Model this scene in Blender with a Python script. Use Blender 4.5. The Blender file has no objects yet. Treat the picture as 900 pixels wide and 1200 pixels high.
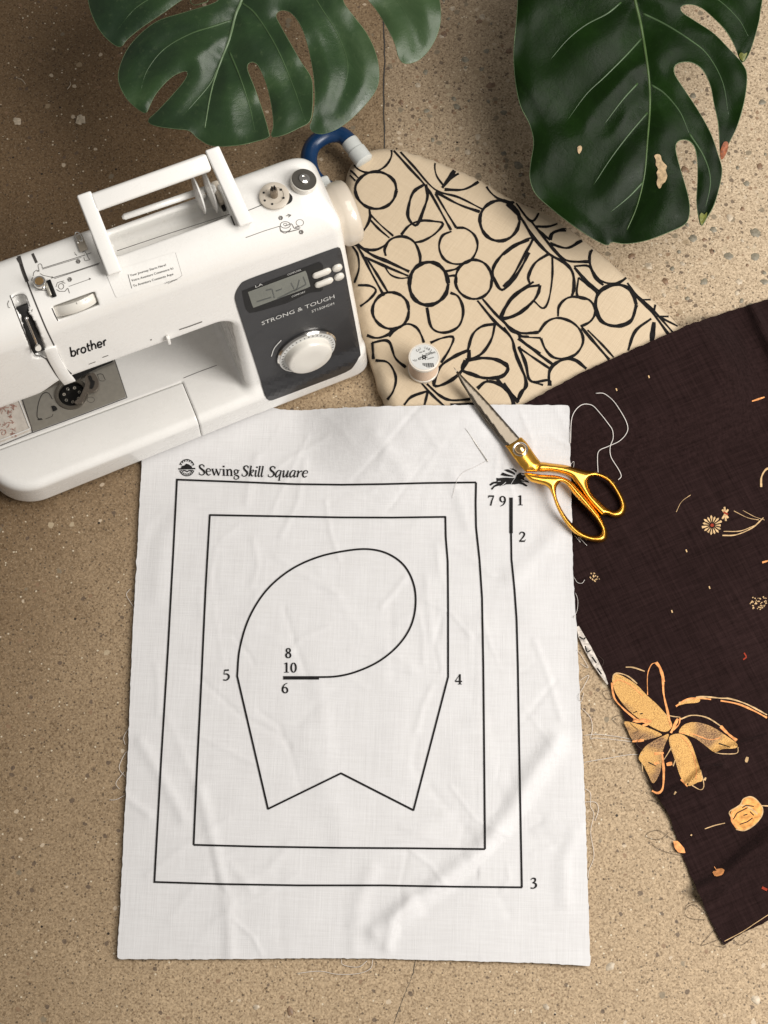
import bpy, bmesh, math, random
import numpy as np
from math import sin, cos, atan, radians, pi, hypot
from mathutils import Vector, Matrix
from mathutils.geometry import delaunay_2d_cdt
random.seed(7); rng = np.random.default_rng(7)
S = bpy.context.scene; COL = S.collection

# ---------------------------------------------------------------- camera
F = 2400.0; TH = atan(F/6397.0); D = 2.09
CAM = np.array([0, -D*sin(TH), D*cos(TH)])
FW = np.array([0, sin(TH), -cos(TH)]); UP = np.array([0, cos(TH), sin(TH)]); RT = np.array([1., 0, 0])
cd = bpy.data.cameras.new('camera'); cam = bpy.data.objects.new('camera', cd); COL.objects.link(cam)
cd.sensor_fit = 'VERTICAL'; cd.sensor_height = 36; cd.lens = 36*F/1200.0
cd.clip_start = .05; cd.clip_end = 50
cam.location = CAM; cam.rotation_euler = (TH, 0, 0); S.camera = cam
# ---------------------------------------------------------------- light
W = bpy.data.worlds.new('World'); S.world = W; W.use_nodes = True
W.node_tree.nodes['Background'].inputs[0].default_value = (1.0, .955, .90, 1)
W.node_tree.nodes['Background'].inputs[1].default_value = .20
def area(name, loc, target, size, sizey, power, col):
    l = bpy.data.lights.new(name, 'AREA'); l.shape = 'RECTANGLE'; l.size = size; l.size_y = sizey
    l.energy = power; l.color = col
    o = bpy.data.objects.new(name, l); COL.objects.link(o); o.location = loc
    o.rotation_euler = (Vector(target)-Vector(loc)).to_track_quat('-Z', 'Y').to_euler(); return o
area('window_light', (1.20, -.40, 1.20), (0.05, 0.0, 0), .8, .9, 27, (1, .965, .92))
area('overhead_fill', (.9, .3, 2.3), (0.15, 0, 0), 1.3, 1.0, 21, (1, .96, .9))  # unseen soft lamp, added overhead as fill
S.view_settings.view_transform = 'Standard'; S.view_settings.look = 'None'
S.view_settings.exposure = .23; S.view_settings.gamma = 1

# ---------------------------------------------------------------- projection helpers (photo pixel -> place)
def rays(px, py):
    px = np.asarray(px, float); py = np.asarray(py, float)
    return RT*((px-450)/F)[..., None] + UP*((600-py)/F)[..., None] + FW
def P(px, py, z=0.0):
    d = rays(px, py); z = np.asarray(z, float)
    return CAM + d*((z-CAM[2])/d[..., 2])[..., None]
def hit_h(hf):
    def h(pts):
        pts = np.asarray(pts, float); z = np.zeros(len(pts))
        for _ in range(6):
            p = P(pts[:, 0], pts[:, 1], z); z = hf(p[:, 0], p[:, 1])
        p = P(pts[:, 0], pts[:, 1], z); p[:, 2] = z
        return p
    return h

# ---------------------------------------------------------------- object helpers
def tag(o, label=None, cat=None, group=None, kind=None):
    if label: o['label'] = label
    if cat: o['category'] = cat
    if group: o['group'] = group
    if kind: o['kind'] = kind
    return o
def mesh(name, v, f, mat, parent=None, smooth=True, solid=0):
    m = bpy.data.meshes.new(name)
    m.from_pydata([tuple(map(float, a)) for a in v], [], [tuple(int(i) for i in a) for a in f])
    m.materials.append(mat)
    if smooth: m.polygons.foreach_set('use_smooth', [True]*len(m.polygons))
    o = bpy.data.objects.new(name, m); COL.objects.link(o)
    if parent:
        o.parent = parent
    if solid:
        s = o.modifiers.new('t', 'SOLIDIFY'); s.thickness = solid; s.offset = -1
        e = o.modifiers.new('e', 'EDGE_SPLIT'); e.split_angle = radians(50)
    return o
def empty(name, loc, rz=0):
    o = bpy.data.objects.new(name, None); COL.objects.link(o); o.location = loc
    o.rotation_euler = (0, 0, rz); o.empty_display_size = .02; return o
def cr(pts, n=6, closed=False):
    """Catmull-Rom through points (any dimension)."""
    p = np.asarray(pts, float); N = len(p)
    if N < 3 and not closed: 
        t = np.linspace(0, 1, n+1)[:, None]; return p[0]*(1-t)+p[-1]*t
    if closed: q = np.vstack([p[-1], p, p[0], p[1]]); segs = N
    else: q = np.vstack([2*p[0]-p[1], p, 2*p[-1]-p[-2]]); segs = N-1
    out = []
    for i in range(segs):
        a, b, c, d = q[i:i+4]
        for k in range(n):
            t = k/n
            out.append(.5*((2*b)+(-a+c)*t+(2*a-5*b+4*c-d)*t*t+(-a+3*b-3*c+d)*t**3))
    if not closed: out.append(p[-1])
    return np.array(out)
def resample(p, step):
    p = np.asarray(p, float); d = np.hypot(*(p[1:, :2]-p[:-1, :2]).T); s = np.r_[0, np.cumsum(d)]
    n = max(1, int(round(s[-1]/step))); t = np.linspace(0, s[-1], n+1)
    return np.stack([np.interp(t, s, p[:, k]) for k in range(p.shape[1])], 1)
def ribbon(pts, w):
    """2D polyline (x,y[,w]) -> verts, faces in 2D."""
    pts = np.asarray(pts, float)
    if pts.shape[1] == 2: pts = np.c_[pts, np.full(len(pts), w)]
    xy = pts[:, :2]; t = np.gradient(xy, axis=0); t /= np.maximum(np.hypot(*t.T), 1e-9)[:, None]
    n = np.stack([-t[:, 1], t[:, 0]], 1); h = pts[:, 2:3]/2
    v = np.vstack([xy+n*h, xy-n*h]); N = len(xy)
    f = [(i, i+1, N+i+1, N+i) for i in range(N-1)]
    return v, f
class Sheet:
    """collects 2D shapes in photo pixels, drapes all on one surface as ONE mesh"""
    def __init__(s): s.v = []; s.f = []; s.n = 0; s.cnt = 0
    def add(s, v, f):
        s.cnt += 1; s.v.append(np.asarray(v, float)); s.f += [tuple(i+s.n for i in q) for q in f]; s.n += len(v)
    def line(s, pts, w=1.5, step=4, smooth=0, closed=False):
        p = np.asarray(pts, float)
        if smooth: p = cr(p, smooth, closed)
        if closed: p = np.vstack([p, p[:1]])
        s.add(*ribbon(resample(p, step), w)); return s
    def poly(s, pts, step=3, smooth=0, grid=4):
        p = np.asarray(pts, float)
        if smooth: p = cr(p, smooth, True)
        v, f = fill([p], grid); s.add(v, f); return s
    def ell(s, cx, cy, rx, ry, w, jit=0, a0=0, a1=360, n=28):
        a = np.radians(np.linspace(a0, a1, n)); r = 1+jit*np.sin(3*a+cx)
        s.add(*ribbon(np.stack([cx+rx*r*np.cos(a), cy+ry*r*np.sin(a)], 1), w)); return s
    def build(s, name, hit, off, mat, parent=None, nrm=None):
        v = hit(np.vstack(s.v)) ; d = CAM-v; d /= np.linalg.norm(d, axis=1)[:, None]
        v = v + d*off
        if parent is not None and parent.get('_M') is not None: v = to_local(v)
        o = mesh(name, v, s.f, mat, parent, smooth=False); fix_up(o)
        if s.cnt > 1: o['kind'] = 'stuff'
        return o
def fix_up(o):
    me = o.data; n = sum(p.normal.z*p.area for p in me.polygons)
    if n < 0:
        bm = bmesh.new(); bm.from_mesh(me); bmesh.ops.reverse_faces(bm, faces=bm.faces); bm.to_mesh(me); bm.free()
def inside(poly, x, y):
    poly = np.asarray(poly); c = np.zeros(np.shape(x), bool); j = len(poly)-1
    for i in range(len(poly)):
        xi, yi = poly[i]; xj, yj = poly[j]
        if yi != yj: c ^= ((yi > y) != (yj > y)) & (x < (xj-xi)*(y-yi)/(yj-yi)+xi)
        j = i
    return c
def segd(poly, x, y, closed=True):
    poly = np.asarray(poly, float); d = np.full(np.shape(x), 1e9); n = len(poly)
    for i in range(n if closed else n-1):
        a = poly[i]; b = poly[(i+1) % n]; e = b-a; L = e@e+1e-12
        t = np.clip(((x-a[0])*e[0]+(y-a[1])*e[1])/L, 0, 1)
        d = np.minimum(d, np.hypot(x-a[0]-t*e[0], y-a[1]-t*e[1]))
    return d
def fill(loops, grid):
    """triangulate outline (+ holes) with interior points"""
    pts = []; edges = []
    for L in loops:
        L = resample(np.vstack([L, L[:1]]), grid*.8)[:-1]; b = len(pts)
        pts += [tuple(q) for q in L]; edges += [(b+i, b+(i+1) % len(L)) for i in range(len(L))]
    A = np.array(pts); x0, y0 = A.min(0); x1, y1 = A.max(0)
    gx, gy = np.meshgrid(np.arange(x0, x1, grid), np.arange(y0, y1, grid*.87))
    gx = gx + (np.arange(gx.shape[0]) % 2)[:, None]*grid/2; gx = gx.ravel(); gy = gy.ravel()
    ok = inside(loops[0], gx, gy); dd = np.full(gx.shape, 1e9)
    for k, L in enumerate(loops):
        if k: ok &= ~inside(L, gx, gy)
    gx, gy = gx[ok], gy[ok]
    for L in loops: dd = np.minimum(dd[:len(gx)] if len(dd) != len(gx) else dd, segd(L, gx, gy))
    ok = dd > grid*.4
    allp = [Vector(p) for p in pts]+[Vector((a, b)) for a, b in zip(gx[ok], gy[ok])]
    v, e, f, *_ = delaunay_2d_cdt(allp, edges, [], 2 if len(loops) > 1 else 1, 1e-7)
    v = np.array([tuple(q) for q in v]); f = [tuple(q) for q in f]
    if len(loops) > 1:
        c = np.array([v[list(q)].mean(0) for q in f]); ok = inside(loops[0], c[:, 0], c[:, 1])
        for L in loops[1:]: ok &= ~inside(L, c[:, 0], c[:, 1])
        f = [q for q, k in zip(f, ok) if k]
    return v, f
def tube(name, pts, r, mat, parent=None, sides=6, cap=True, local=False):
    p = np.asarray(pts, float); n = len(p); r = np.broadcast_to(r, (n,))
    t = np.gradient(p, axis=0); t /= np.maximum(np.linalg.norm(t, axis=1), 1e-12)[:, None]
    u = np.array([0, 0, 1.]) if abs(t[0][2]) < .9 else np.array([1., 0, 0]); V = []
    for i in range(n):
        a = np.cross(t[i], u); a /= np.linalg.norm(a)+1e-12; b = np.cross(a, t[i]); u = b
        for k in range(sides):
            q = 2*pi*k/sides; V.append(p[i]+r[i]*(a*cos(q)+b*sin(q)))
    Fc = [(i*sides+k, i*sides+(k+1) % sides, (i+1)*sides+(k+1) % sides, (i+1)*sides+k) for i in range(n-1) for k in range(sides)]
    if cap: Fc += [tuple(range(sides))[::-1], tuple((n-1)*sides+k for k in range(sides))]
    return mesh(name, V, Fc, mat, parent)
def lathe(name, prof, mat, parent=None, origin=(0, 0, 0), axis=(0, 0, 1), seg=40, smooth=True, caps=True):
    """prof: (radius, height) list, revolved round axis"""
    ax = Vector(axis).normalized(); a = ax.orthogonal().normalized(); b = ax.cross(a); o = Vector(origin)
    V = []; Fc = []; n = len(prof)
    for r, h in prof:
        for k in range(seg):
            q = 2*pi*k/seg; V.append(o+ax*h+(a*cos(q)+b*sin(q))*max(r, 1e-6))
    for i in range(n-1):
        for k in range(seg): Fc.append((i*seg+k, i*seg+(k+1) % seg, (i+1)*seg+(k+1) % seg, (i+1)*seg+k))
    if caps: Fc.append(tuple(range(seg))[::-1]); Fc.append(tuple((n-1)*seg+k for k in range(seg)))
    ob = mesh(name, V, Fc, mat, parent)
    if smooth:
        m = ob.modifiers.new('e', 'EDGE_SPLIT'); m.split_angle = radians(40)
    return ob
def obox(name, c, X, Y, Z, dims, bev, mat, parent=None, seg=3):
    X, Y, Z = [Vector(a).normalized() for a in (X, Y, Z)]; c = Vector(c)
    bm = bmesh.new(); bmesh.ops.create_cube(bm, size=1)
    for v in bm.verts: v.co = Vector((v.co.x*dims[0], v.co.y*dims[1], v.co.z*dims[2]))
    if bev: bmesh.ops.bevel(bm, geom=list(bm.edges), offset=bev, segments=seg, profile=.5, affect='EDGES')
    for v in bm.verts: v.co = c+X*v.co.x+Y*v.co.y+Z*v.co.z
    m = bpy.data.meshes.new(name); bm.to_mesh(m); bm.free(); m.materials.append(mat)
    m.polygons.foreach_set('use_smooth', [True]*len(m.polygons))
    o = bpy.data.objects.new(name, m); COL.objects.link(o); o.parent = parent; return o

# ---------------------------------------------------------------- materials
def srgb(r, g, b):
    return tuple(((c/255)/12.92 if c/255 <= .04045 else ((c/255+.055)/1.055)**2.4) for c in (r, g, b))+(1,)
class Mt:
    def __init__(s, name):
        s.m = bpy.data.materials.new(name); s.m.use_nodes = True; s.t = s.m.node_tree; s.b = s.t.nodes['Principled BSDF']
    def n(s, typ, **k):
        q = s.t.nodes.new(typ)
        for a, b in k.items():
            if a.startswith('i_'):
                key = a[2:]; key = int(key) if key.isdigit() else key.replace('_', ' ')
                q.inputs[key].default_value = b
            else: setattr(q, a, b)
        return q
    def l(s, a, b): s.t.links.new(a, b)
    def ramp(s, src, stops, mode='LINEAR'):
        q = s.n('ShaderNodeValToRGB'); cr_ = q.color_ramp; cr_.interpolation = mode
        while len(cr_.elements) < len(stops): cr_.elements.new(.5)
        for e, (p, c) in zip(cr_.elements, stops):
            e.position = p; e.color = c if len(c) == 4 else (*c, 1)
        s.l(src, q.inputs[0]); return q.outputs[0]
    def mix(s, fac, a, b, mode='MIX'):
        q = s.n('ShaderNodeMix', data_type='RGBA', blend_type=mode)
        for v, k in ((fac, 0), (a, 6), (b, 7)):
            if hasattr(v, 'is_linked'): s.l(v, q.inputs[k])
            else: q.inputs[k].default_value = v
        return q.outputs[2]
    def math(s, op, a, b=0.0, c=None):
        q = s.n('ShaderNodeMath', operation=op)
        for k, v in enumerate((a, b) if c is None else (a, b, c)):
            if hasattr(v, 'is_linked'): s.l(v, q.inputs[k])
            else: q.inputs[k].default_value = v
        return q.outputs[0]
    def coord(s, scale=(1, 1, 1), rot=(0, 0, 0)):
        c = s.n('ShaderNodeTexCoord'); m = s.n('ShaderNodeMapping'); m.inputs['Scale'].default_value = scale
        m0 = s.n('ShaderNodeMapping'); m0.inputs['Rotation'].default_value = rot
        s.l(c.outputs['Object'], m0.inputs[0]); s.l(m0.outputs[0], m.inputs[0]); return m.outputs[0]
    def noise(s, vec, scale, detail=2, rough=.5, dist=0):
        q = s.n('ShaderNodeTexNoise'); s.l(vec, q.inputs['Vector']); q.inputs['Scale'].default_value = scale
        q.inputs['Detail'].default_value = detail; q.inputs['Roughness'].default_value = rough
        q.inputs['Distortion'].default_value = dist; return q.outputs['Fac']
    def vor(s, vec, scale, feature='F1', rnd=1):
        q = s.n('ShaderNodeTexVoronoi', feature=feature); s.l(vec, q.inputs['Vector']); q.inputs['Scale'].default_value = scale
        q.inputs['Randomness'].default_value = rnd; return q
    def bump(s, h, dist, strength=1, nrm=None):
        q = s.n('ShaderNodeBump'); q.inputs['Distance'].default_value = dist; q.inputs['Strength'].default_value = strength
        s.l(h, q.inputs['Height'])
        if nrm: s.l(nrm, q.inputs['Normal'])
        s.l(q.outputs[0], s.b.inputs['Normal']); return q.outputs[0]
    def set(s, **k):
        for a, v in k.items():
            q = s.b.inputs[a.replace('_', ' ')]
            if hasattr(v, 'is_linked'): s.l(v, q)
            else: q.default_value = v
        return s
def plain(name, col, rough=.5, metal=0, spec=.5, var=.06, vs=60, bump=0, bs=400, coat=0, sss=0):
    m = Mt(name); v = m.coord(); n = m.noise(v, vs, 3)
    c = m.ramp(n, [(.3, tuple(x*(1-var) for x in col[:3])), (.7, tuple(min(1, x*(1+var)) for x in col[:3]))])
    r = m.math('ADD', m.math('MULTIPLY', m.noise(v, vs*3, 4), .14), rough-.07)
    m.set(Base_Color=c, Roughness=r, Metallic=metal, Specular_IOR_Level=spec, Coat_Weight=coat)
    if bump: m.bump(m.noise(v, bs, 3), bump)
    return m.m

def mat_floor():
    m = Mt('polished_aggregate_concrete'); v = m.coord()
    # slab tone: left slab warmer and darker, right slab paler and coarser (a real joint runs between them)
    sx = m.n('ShaderNodeSeparateXYZ'); m.l(v, sx.inputs[0])
    right = m.ramp(sx.outputs[0], [(0.0, (0, 0, 0, 1)), (.004, (1, 1, 1, 1))])
    far = m.math('MULTIPLY', right, m.ramp(sx.outputs[1], [(0.0, (.0, .0, .0, 1)), (.22, (1, 1, 1, 1))]))
    base = m.mix(far, (.43, .318, .200, 1), (.54, .425, .295, 1))
    big = m.noise(v, 3.2, 4, .6); base = m.mix(m.ramp(big, [(.35, (0, 0, 0, 1)), (.68, (.55, .55, .55, 1))]), base, m.mix(.35, base, (.22, .15, .085, 1)))
    # brown tonal patches plus shade painted in towards the left and far side, noise-edged
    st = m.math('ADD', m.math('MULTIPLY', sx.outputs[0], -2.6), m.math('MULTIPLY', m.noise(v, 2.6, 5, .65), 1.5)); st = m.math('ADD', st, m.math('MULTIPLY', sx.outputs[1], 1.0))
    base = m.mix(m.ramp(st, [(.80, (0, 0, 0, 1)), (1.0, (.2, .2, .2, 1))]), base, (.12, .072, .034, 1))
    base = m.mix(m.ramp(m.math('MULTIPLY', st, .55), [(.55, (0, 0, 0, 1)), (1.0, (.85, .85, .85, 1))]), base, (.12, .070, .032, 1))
    # cement mottling
    n2 = m.noise(v, 420, 4, .75); base = m.mix(m.ramp(n2, [(.34, (.8, .8, .8, 1)), (.50, (0, 0, 0, 1))]), base, (.12, .075, .040, 1))
    wn = m.vor(v, 620); wc_ = m.n('ShaderNodeSeparateColor'); m.l(wn.outputs['Color'], wc_.inputs[0])
    base = m.mix(1.0, base, m.ramp(wc_.outputs[1], [(.0, (.60, .56, .52)), (.2, (.88, .87, .85)), (.6, (1.0, 1.0, 1.0)), (1.0, (1.24, 1.25, 1.25))]), 'MULTIPLY')
    n3 = m.noise(v, 480, 3, .8); base = m.mix(m.ramp(n3, [(.56, (0, 0, 0, 1)), (.74, (.75, .75, .75, 1))]), base, (.50, .41, .29, 1))
    # sand grains
    g = m.vor(v, 400); gc = m.n('ShaderNodeSeparateColor'); m.l(g.outputs['Color'], gc.inputs[0])
    dark = m.math('MULTIPLY', m.math('GREATER_THAN', gc.outputs[0], .93), m.math('LESS_THAN', g.outputs['Distance'], .42))
    base = m.mix(m.math('MULTIPLY', dark, .7), base, (.050, .036, .026, 1))
    lite = m.math('MULTIPLY', m.math('LESS_THAN', gc.outputs[0], .018), m.math('LESS_THAN', g.outputs['Distance'], .38))
    base = m.mix(m.math('MULTIPLY', lite, .8), base, (.66, .58, .44, 1))
    # coarser stones flush in the surface
    vd = m.n('ShaderNodeVectorMath', operation='ADD'); nn = m.n('ShaderNodeTexNoise'); m.l(v, nn.inputs['Vector']); nn.inputs['Scale'].default_value = 160
    sc = m.n('ShaderNodeVectorMath', operation='SCALE'); sc.inputs['Scale'].default_value = .004; m.l(nn.outputs['Color'], sc.inputs[0])
    m.l(v, vd.inputs[0]); m.l(sc.outputs[0], vd.inputs[1])
    for s_, thr, lim, cols, amt in ((95, .84, .34, ((.20, .165, .115), (.32, .24, .15), (.46, .37, .25)), .8), (150, .80, .36, ((.10, .07, .05), (.24, .15, .09), (.55, .45, .33)), .8)):
        q = m.vor(vd.outputs[0], s_); qc = m.n('ShaderNodeSeparateColor'); m.l(q.outputs['Color'], qc.inputs[0])
        edge = m.math('SUBTRACT', 1, m.math('SMOOTH_MIN', 1, m.math('MULTIPLY', m.math('MAXIMUM', m.math('SUBTRACT', q.outputs['Distance'], lim-.06), 0), 14), .05))
        on = m.math('MULTIPLY', m.math('GREATER_THAN', qc.outputs[0], m.math('SUBTRACT', thr+.135, m.math('MULTIPLY', far, .17))), edge)
        col = m.ramp(qc.outputs[1], [(.2, cols[0]), (.5, cols[1]), (.8, cols[2])], 'CONSTANT')
        base = m.mix(m.math('MULTIPLY', on, amt), base, col)
    pit = m.vor(v, 62); pc = m.n('ShaderNodeSeparateColor'); m.l(pit.outputs['Color'], pc.inputs[0])
    pm = m.math('MULTIPLY', m.math('GREATER_THAN', pc.outputs[0], .80), m.math('LESS_THAN', pit.outputs['Distance'], .085))
    base = m.mix(pm, base, (.028, .020, .014, 1))
    h = m.math('SUBTRACT', m.math('MULTIPLY', n2, .6), m.math('MULTIPLY', pm, 2))
    m.set(Base_Color=base, Roughness=m.ramp(n2, [(.3, (.62,)*3), (.7, (.45,)*3)]), Specular_IOR_Level=.25)
    m.bump(h, .0006, .5); return m.m
def mat_cloth(name, c1, c2, scale=520, rot=0.0, bump=.00035, slub=.5, rough=.9, spec=.15):
    m = Mt(name); a = m.coord((1, .05, 1), (0, 0, rot)); b = m.coord((.07, 1, 1), (0, 0, rot)); v = m.coord()
    na = m.noise(a, scale, 3, .7); nb = m.noise(b, scale, 3, .7); s = m.math('ADD', na, nb); s = m.math('MULTIPLY', s, .5)
    c = m.ramp(s, [(.5-.14*slub, c1), (.5+.14*slub, c2)])
    big = m.noise(v, 9, 3); c = m.mix(m.ramp(big, [(.3, (0, 0, 0, 1)), (.8, (.3, .3, .3, 1))]), c, c1 if len(c1) == 4 else (*c1, 1))
    m.set(Base_Color=c, Roughness=rough, Specular_IOR_Level=spec, Sheen_Weight=spec*.4)
    w1 = m.noise(m.coord((1, .03, 1), (0, 0, rot)), 900, 2); w2 = m.noise(m.coord((.03, 1, 1), (0, 0, rot)), 900, 2)
    m.bump(m.math('ADD', m.math('ADD', w1, w2), m.math('MULTIPLY', s, 1.5)), bump, .7); return m.m
def mat_leaf(name, dk, md, lt, spec=.3):
    m = Mt(name); v = m.coord(); n1 = m.noise(v, 7, 6, .68, .8); n2 = m.noise(v, 120, 4, .7)
    c = m.ramp(n1, [(.30, dk), (.55, md), (.85, lt)])
    c = m.mix(m.ramp(n2, [(.58, (0, 0, 0, 1)), (.85, (.3, .3, .3, 1))]), c, (lt[0]*1.7, lt[1]*1.5, lt[2]*1.5, 1))
    rgh = m.ramp(m.noise(v, 30, 4), [(.3, (.24,)*3), (.7, (.42,)*3)])
    m.set(Base_Color=c, Roughness=rgh, Specular_IOR_Level=spec)
    ve = m.vor(v, 150, 'DISTANCE_TO_EDGE'); vm = m.math('MINIMUM', m.math('MULTIPLY', ve.outputs['Distance'], 6), 1)
    m.bump(m.math('ADD', m.math('ADD', m.noise(v, 40, 4), m.math('MULTIPLY', n2, .4)), m.math('MULTIPLY', vm, .07)), .0008, .5); return m.m
def mat_plastic(name, col, rough=.3):
    m = Mt(name); v = m.coord(); n = m.noise(v, 25, 3); f = m.noise(v, 900, 2); sp = m.noise(v, 60, 6, .75)
    c = m.ramp(n, [(.3, tuple(x*.965 for x in col[:3])), (.7, col[:3])])
    m.set(Base_Color=c, Roughness=m.ramp(sp, [(.35, (rough-.06,)*3), (.7, (rough+.12,)*3)]), Specular_IOR_Level=.5, Coat_Weight=.6, Coat_Roughness=.07)
    m.bump(f, .00012, .35); return m.m
M = {}
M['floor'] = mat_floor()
M['cloth'] = mat_cloth('white_cotton', (.60, .59, .59), (.70, .695, .70), 420, .03, .00022, 1.6)
M['dark'] = mat_cloth('dark_brown_linen', (.0050, .0022, .0020), (.034, .018, .0175), 380, -.42, .0005, 1.9, spec=.05)
M['boardcloth'] = mat_cloth('ecru_cotton', (.55, .435, .30), (.66, .54, .39), 500, .6, .0003, 2.0)
M['ink'] = plain('black_print', (.014, .013, .013, 1), .8, spec=.15, var=.3, vs=300)
M['inkboard'] = plain('board_print', (.012, .011, .011, 1), .85, spec=.1, var=.3, vs=200)
M['white'] = mat_plastic('white_plastic', (.83, .815, .785), .27)
M['white2'] = mat_plastic('ivory_plastic', (.72, .69, .63), .32)
M['cream'] = plain('cream_plastic', (.56, .50, .42, 1), .4)
M['wheel'] = mat_plastic('aged_ivory_plastic', (.60, .53, .44), .35)
M['panel'] = plain('charcoal_panel', (.030, .030, .032, 1), .38, spec=.35, var=.1, vs=40, bump=.0001, bs=900, coat=.1)
M['black'] = plain('black_plastic', (.006, .0055, .005, 1), .35, spec=.25)
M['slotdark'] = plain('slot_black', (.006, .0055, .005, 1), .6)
M['lcd'] = plain('lcd_glass', (.17, .175, .15, 1), .14, var=.12, vs=30)
M['lcdink'] = plain('lcd_digit', (.07, .075, .07, 1), .3)
M['label'] = plain('printed_white', (.62, .62, .60, 1), .5)
M['greyprint'] = plain('grey_print', (.12, .11, .10, 1), .6)
M['seam'] = plain('seam_shadow', (.05, .045, .04, 1), .8)
M['steel'] = plain('brushed_steel', (.50, .47, .41, 1), .38, metal=.75, var=.06, vs=200)
M['chrome'] = plain('chrome', (.75, .73, .70, 1), .12, metal=1)
M['blade'] = plain('polished_steel', (.17, .145, .115, 1), .33, metal=1, var=.12, vs=12)
M['bladeedge'] = plain('ground_steel_bevel', (.22, .19, .15, 1), .22, metal=1)
M['gold'] = plain('gold_plate', (.90, .47, .075, 1), .26, metal=1, var=.05, vs=50)
M['brass'] = plain('brass_screw', (.80, .52, .24, 1), .14, metal=1)
M['thread'] = plain('white_thread', (.74, .70, .66, 1), .8)
M['darkthread'] = plain('dark_thread', (.06, .04, .032, 1), .85)
M['tanthread'] = plain('beige_thread', (.60, .45, .33, 1), .7, bump=.0004, bs=1800)
M['blue'] = plain('blue_rubber', (.006, .035, .105, 1), .3, var=.1)
M['ferrule'] = plain('white_ferrule', (.62, .64, .62, 1), .3)
M['vein'] = plain('leaf_vein', (.060, .105, .030, 1), .4, var=.2)
M['vein3'] = plain('pale_leaf_vein', (.12, .18, .09, 1), .4, var=.2)
M['vein2'] = plain('leaf_side_vein', (.045, .085, .030, 1), .4, var=.25)
M['leafa'] = mat_leaf('monstera_green', (.009, .025, .009), (.024, .054, .017), (.080, .125, .055), .45)  # palest tone puts the leaf's sheen into its colour
M['leafb'] = mat_leaf('dark_monstera_green', (.0022, .0070, .0010), (.0048, .0160, .0018), (.012, .036, .005), .11)
M['dry'] = plain('dry_leaf_spot', (.42, .30, .17, 1), .7, var=.4, vs=300)
M['rim'] = plain('leaf_rim', (.10, .15, .07, 1), .5, var=.3)
M['yellowtip'] = plain('yellowed_tip', (.13, .14, .02, 1), .5, var=.3, vs=200)
M['browntip'] = plain('brown_tip', (.26, .07, .02, 1), .6, var=.5, vs=300)
M['orange'] = plain('orange_print', (.74, .32, .12, 1), .85, spec=.1, var=.35, vs=250)
M['pale'] = plain('pale_print', (.56, .38, .20, 1), .85, spec=.1, var=.3, vs=250)
M['red'] = plain('red_print', (.28, .04, .02, 1), .85, spec=.1)
M['redprint'] = plain('red_instruction_print', (.45, .24, .19, 1), .6)
M['selvage'] = plain('pale_selvage', (.52, .47, .42, 1), .9, var=.5, vs=260)
M['stonegrey'] = plain('grey_stone', (.21, .185, .135, 1), .5, var=.3, vs=300)
M['stonebrown'] = plain('brown_stone', (.20, .125, .075, 1), .5, var=.35, vs=300)
M['stonepale'] = plain('pale_stone', (.46, .38, .28, 1), .5, var=.3, vs=300)
M['lid'] = plain('clear_lid', (.66, .60, .53, 1), .15, var=.12, vs=120, coat=.4)
def mat_gold_speck():
    m = Mt('gold_speckled_print'); v = m.coord(); n = m.noise(v, 1300, 4, .8); b = m.noise(v, 28, 3)
    c = m.ramp(n, [(.36, (.12, .06, .04)), (.45, (.52, .28, .09)), (.60, (.78, .48, .17))])
    m.set(Base_Color=m.mix(m.ramp(b, [(.50, (0, 0, 0, 1)), (.62, (.8, .8, .8, 1))]), c, m.mix(m.ramp(n, [(.5, (0, 0, 0, 1)), (.56, (1, 1, 1, 1))]), (.055, .03, .035, 1), (.45, .27, .14, 1))), Roughness=.8, Specular_IOR_Level=.15); return m.m
M['speck'] = mat_gold_speck(); M['poppy'] = plain('orange_gold_print', (.70, .33, .10, 1), .85, spec=.1, var=.4, vs=220)

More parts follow.
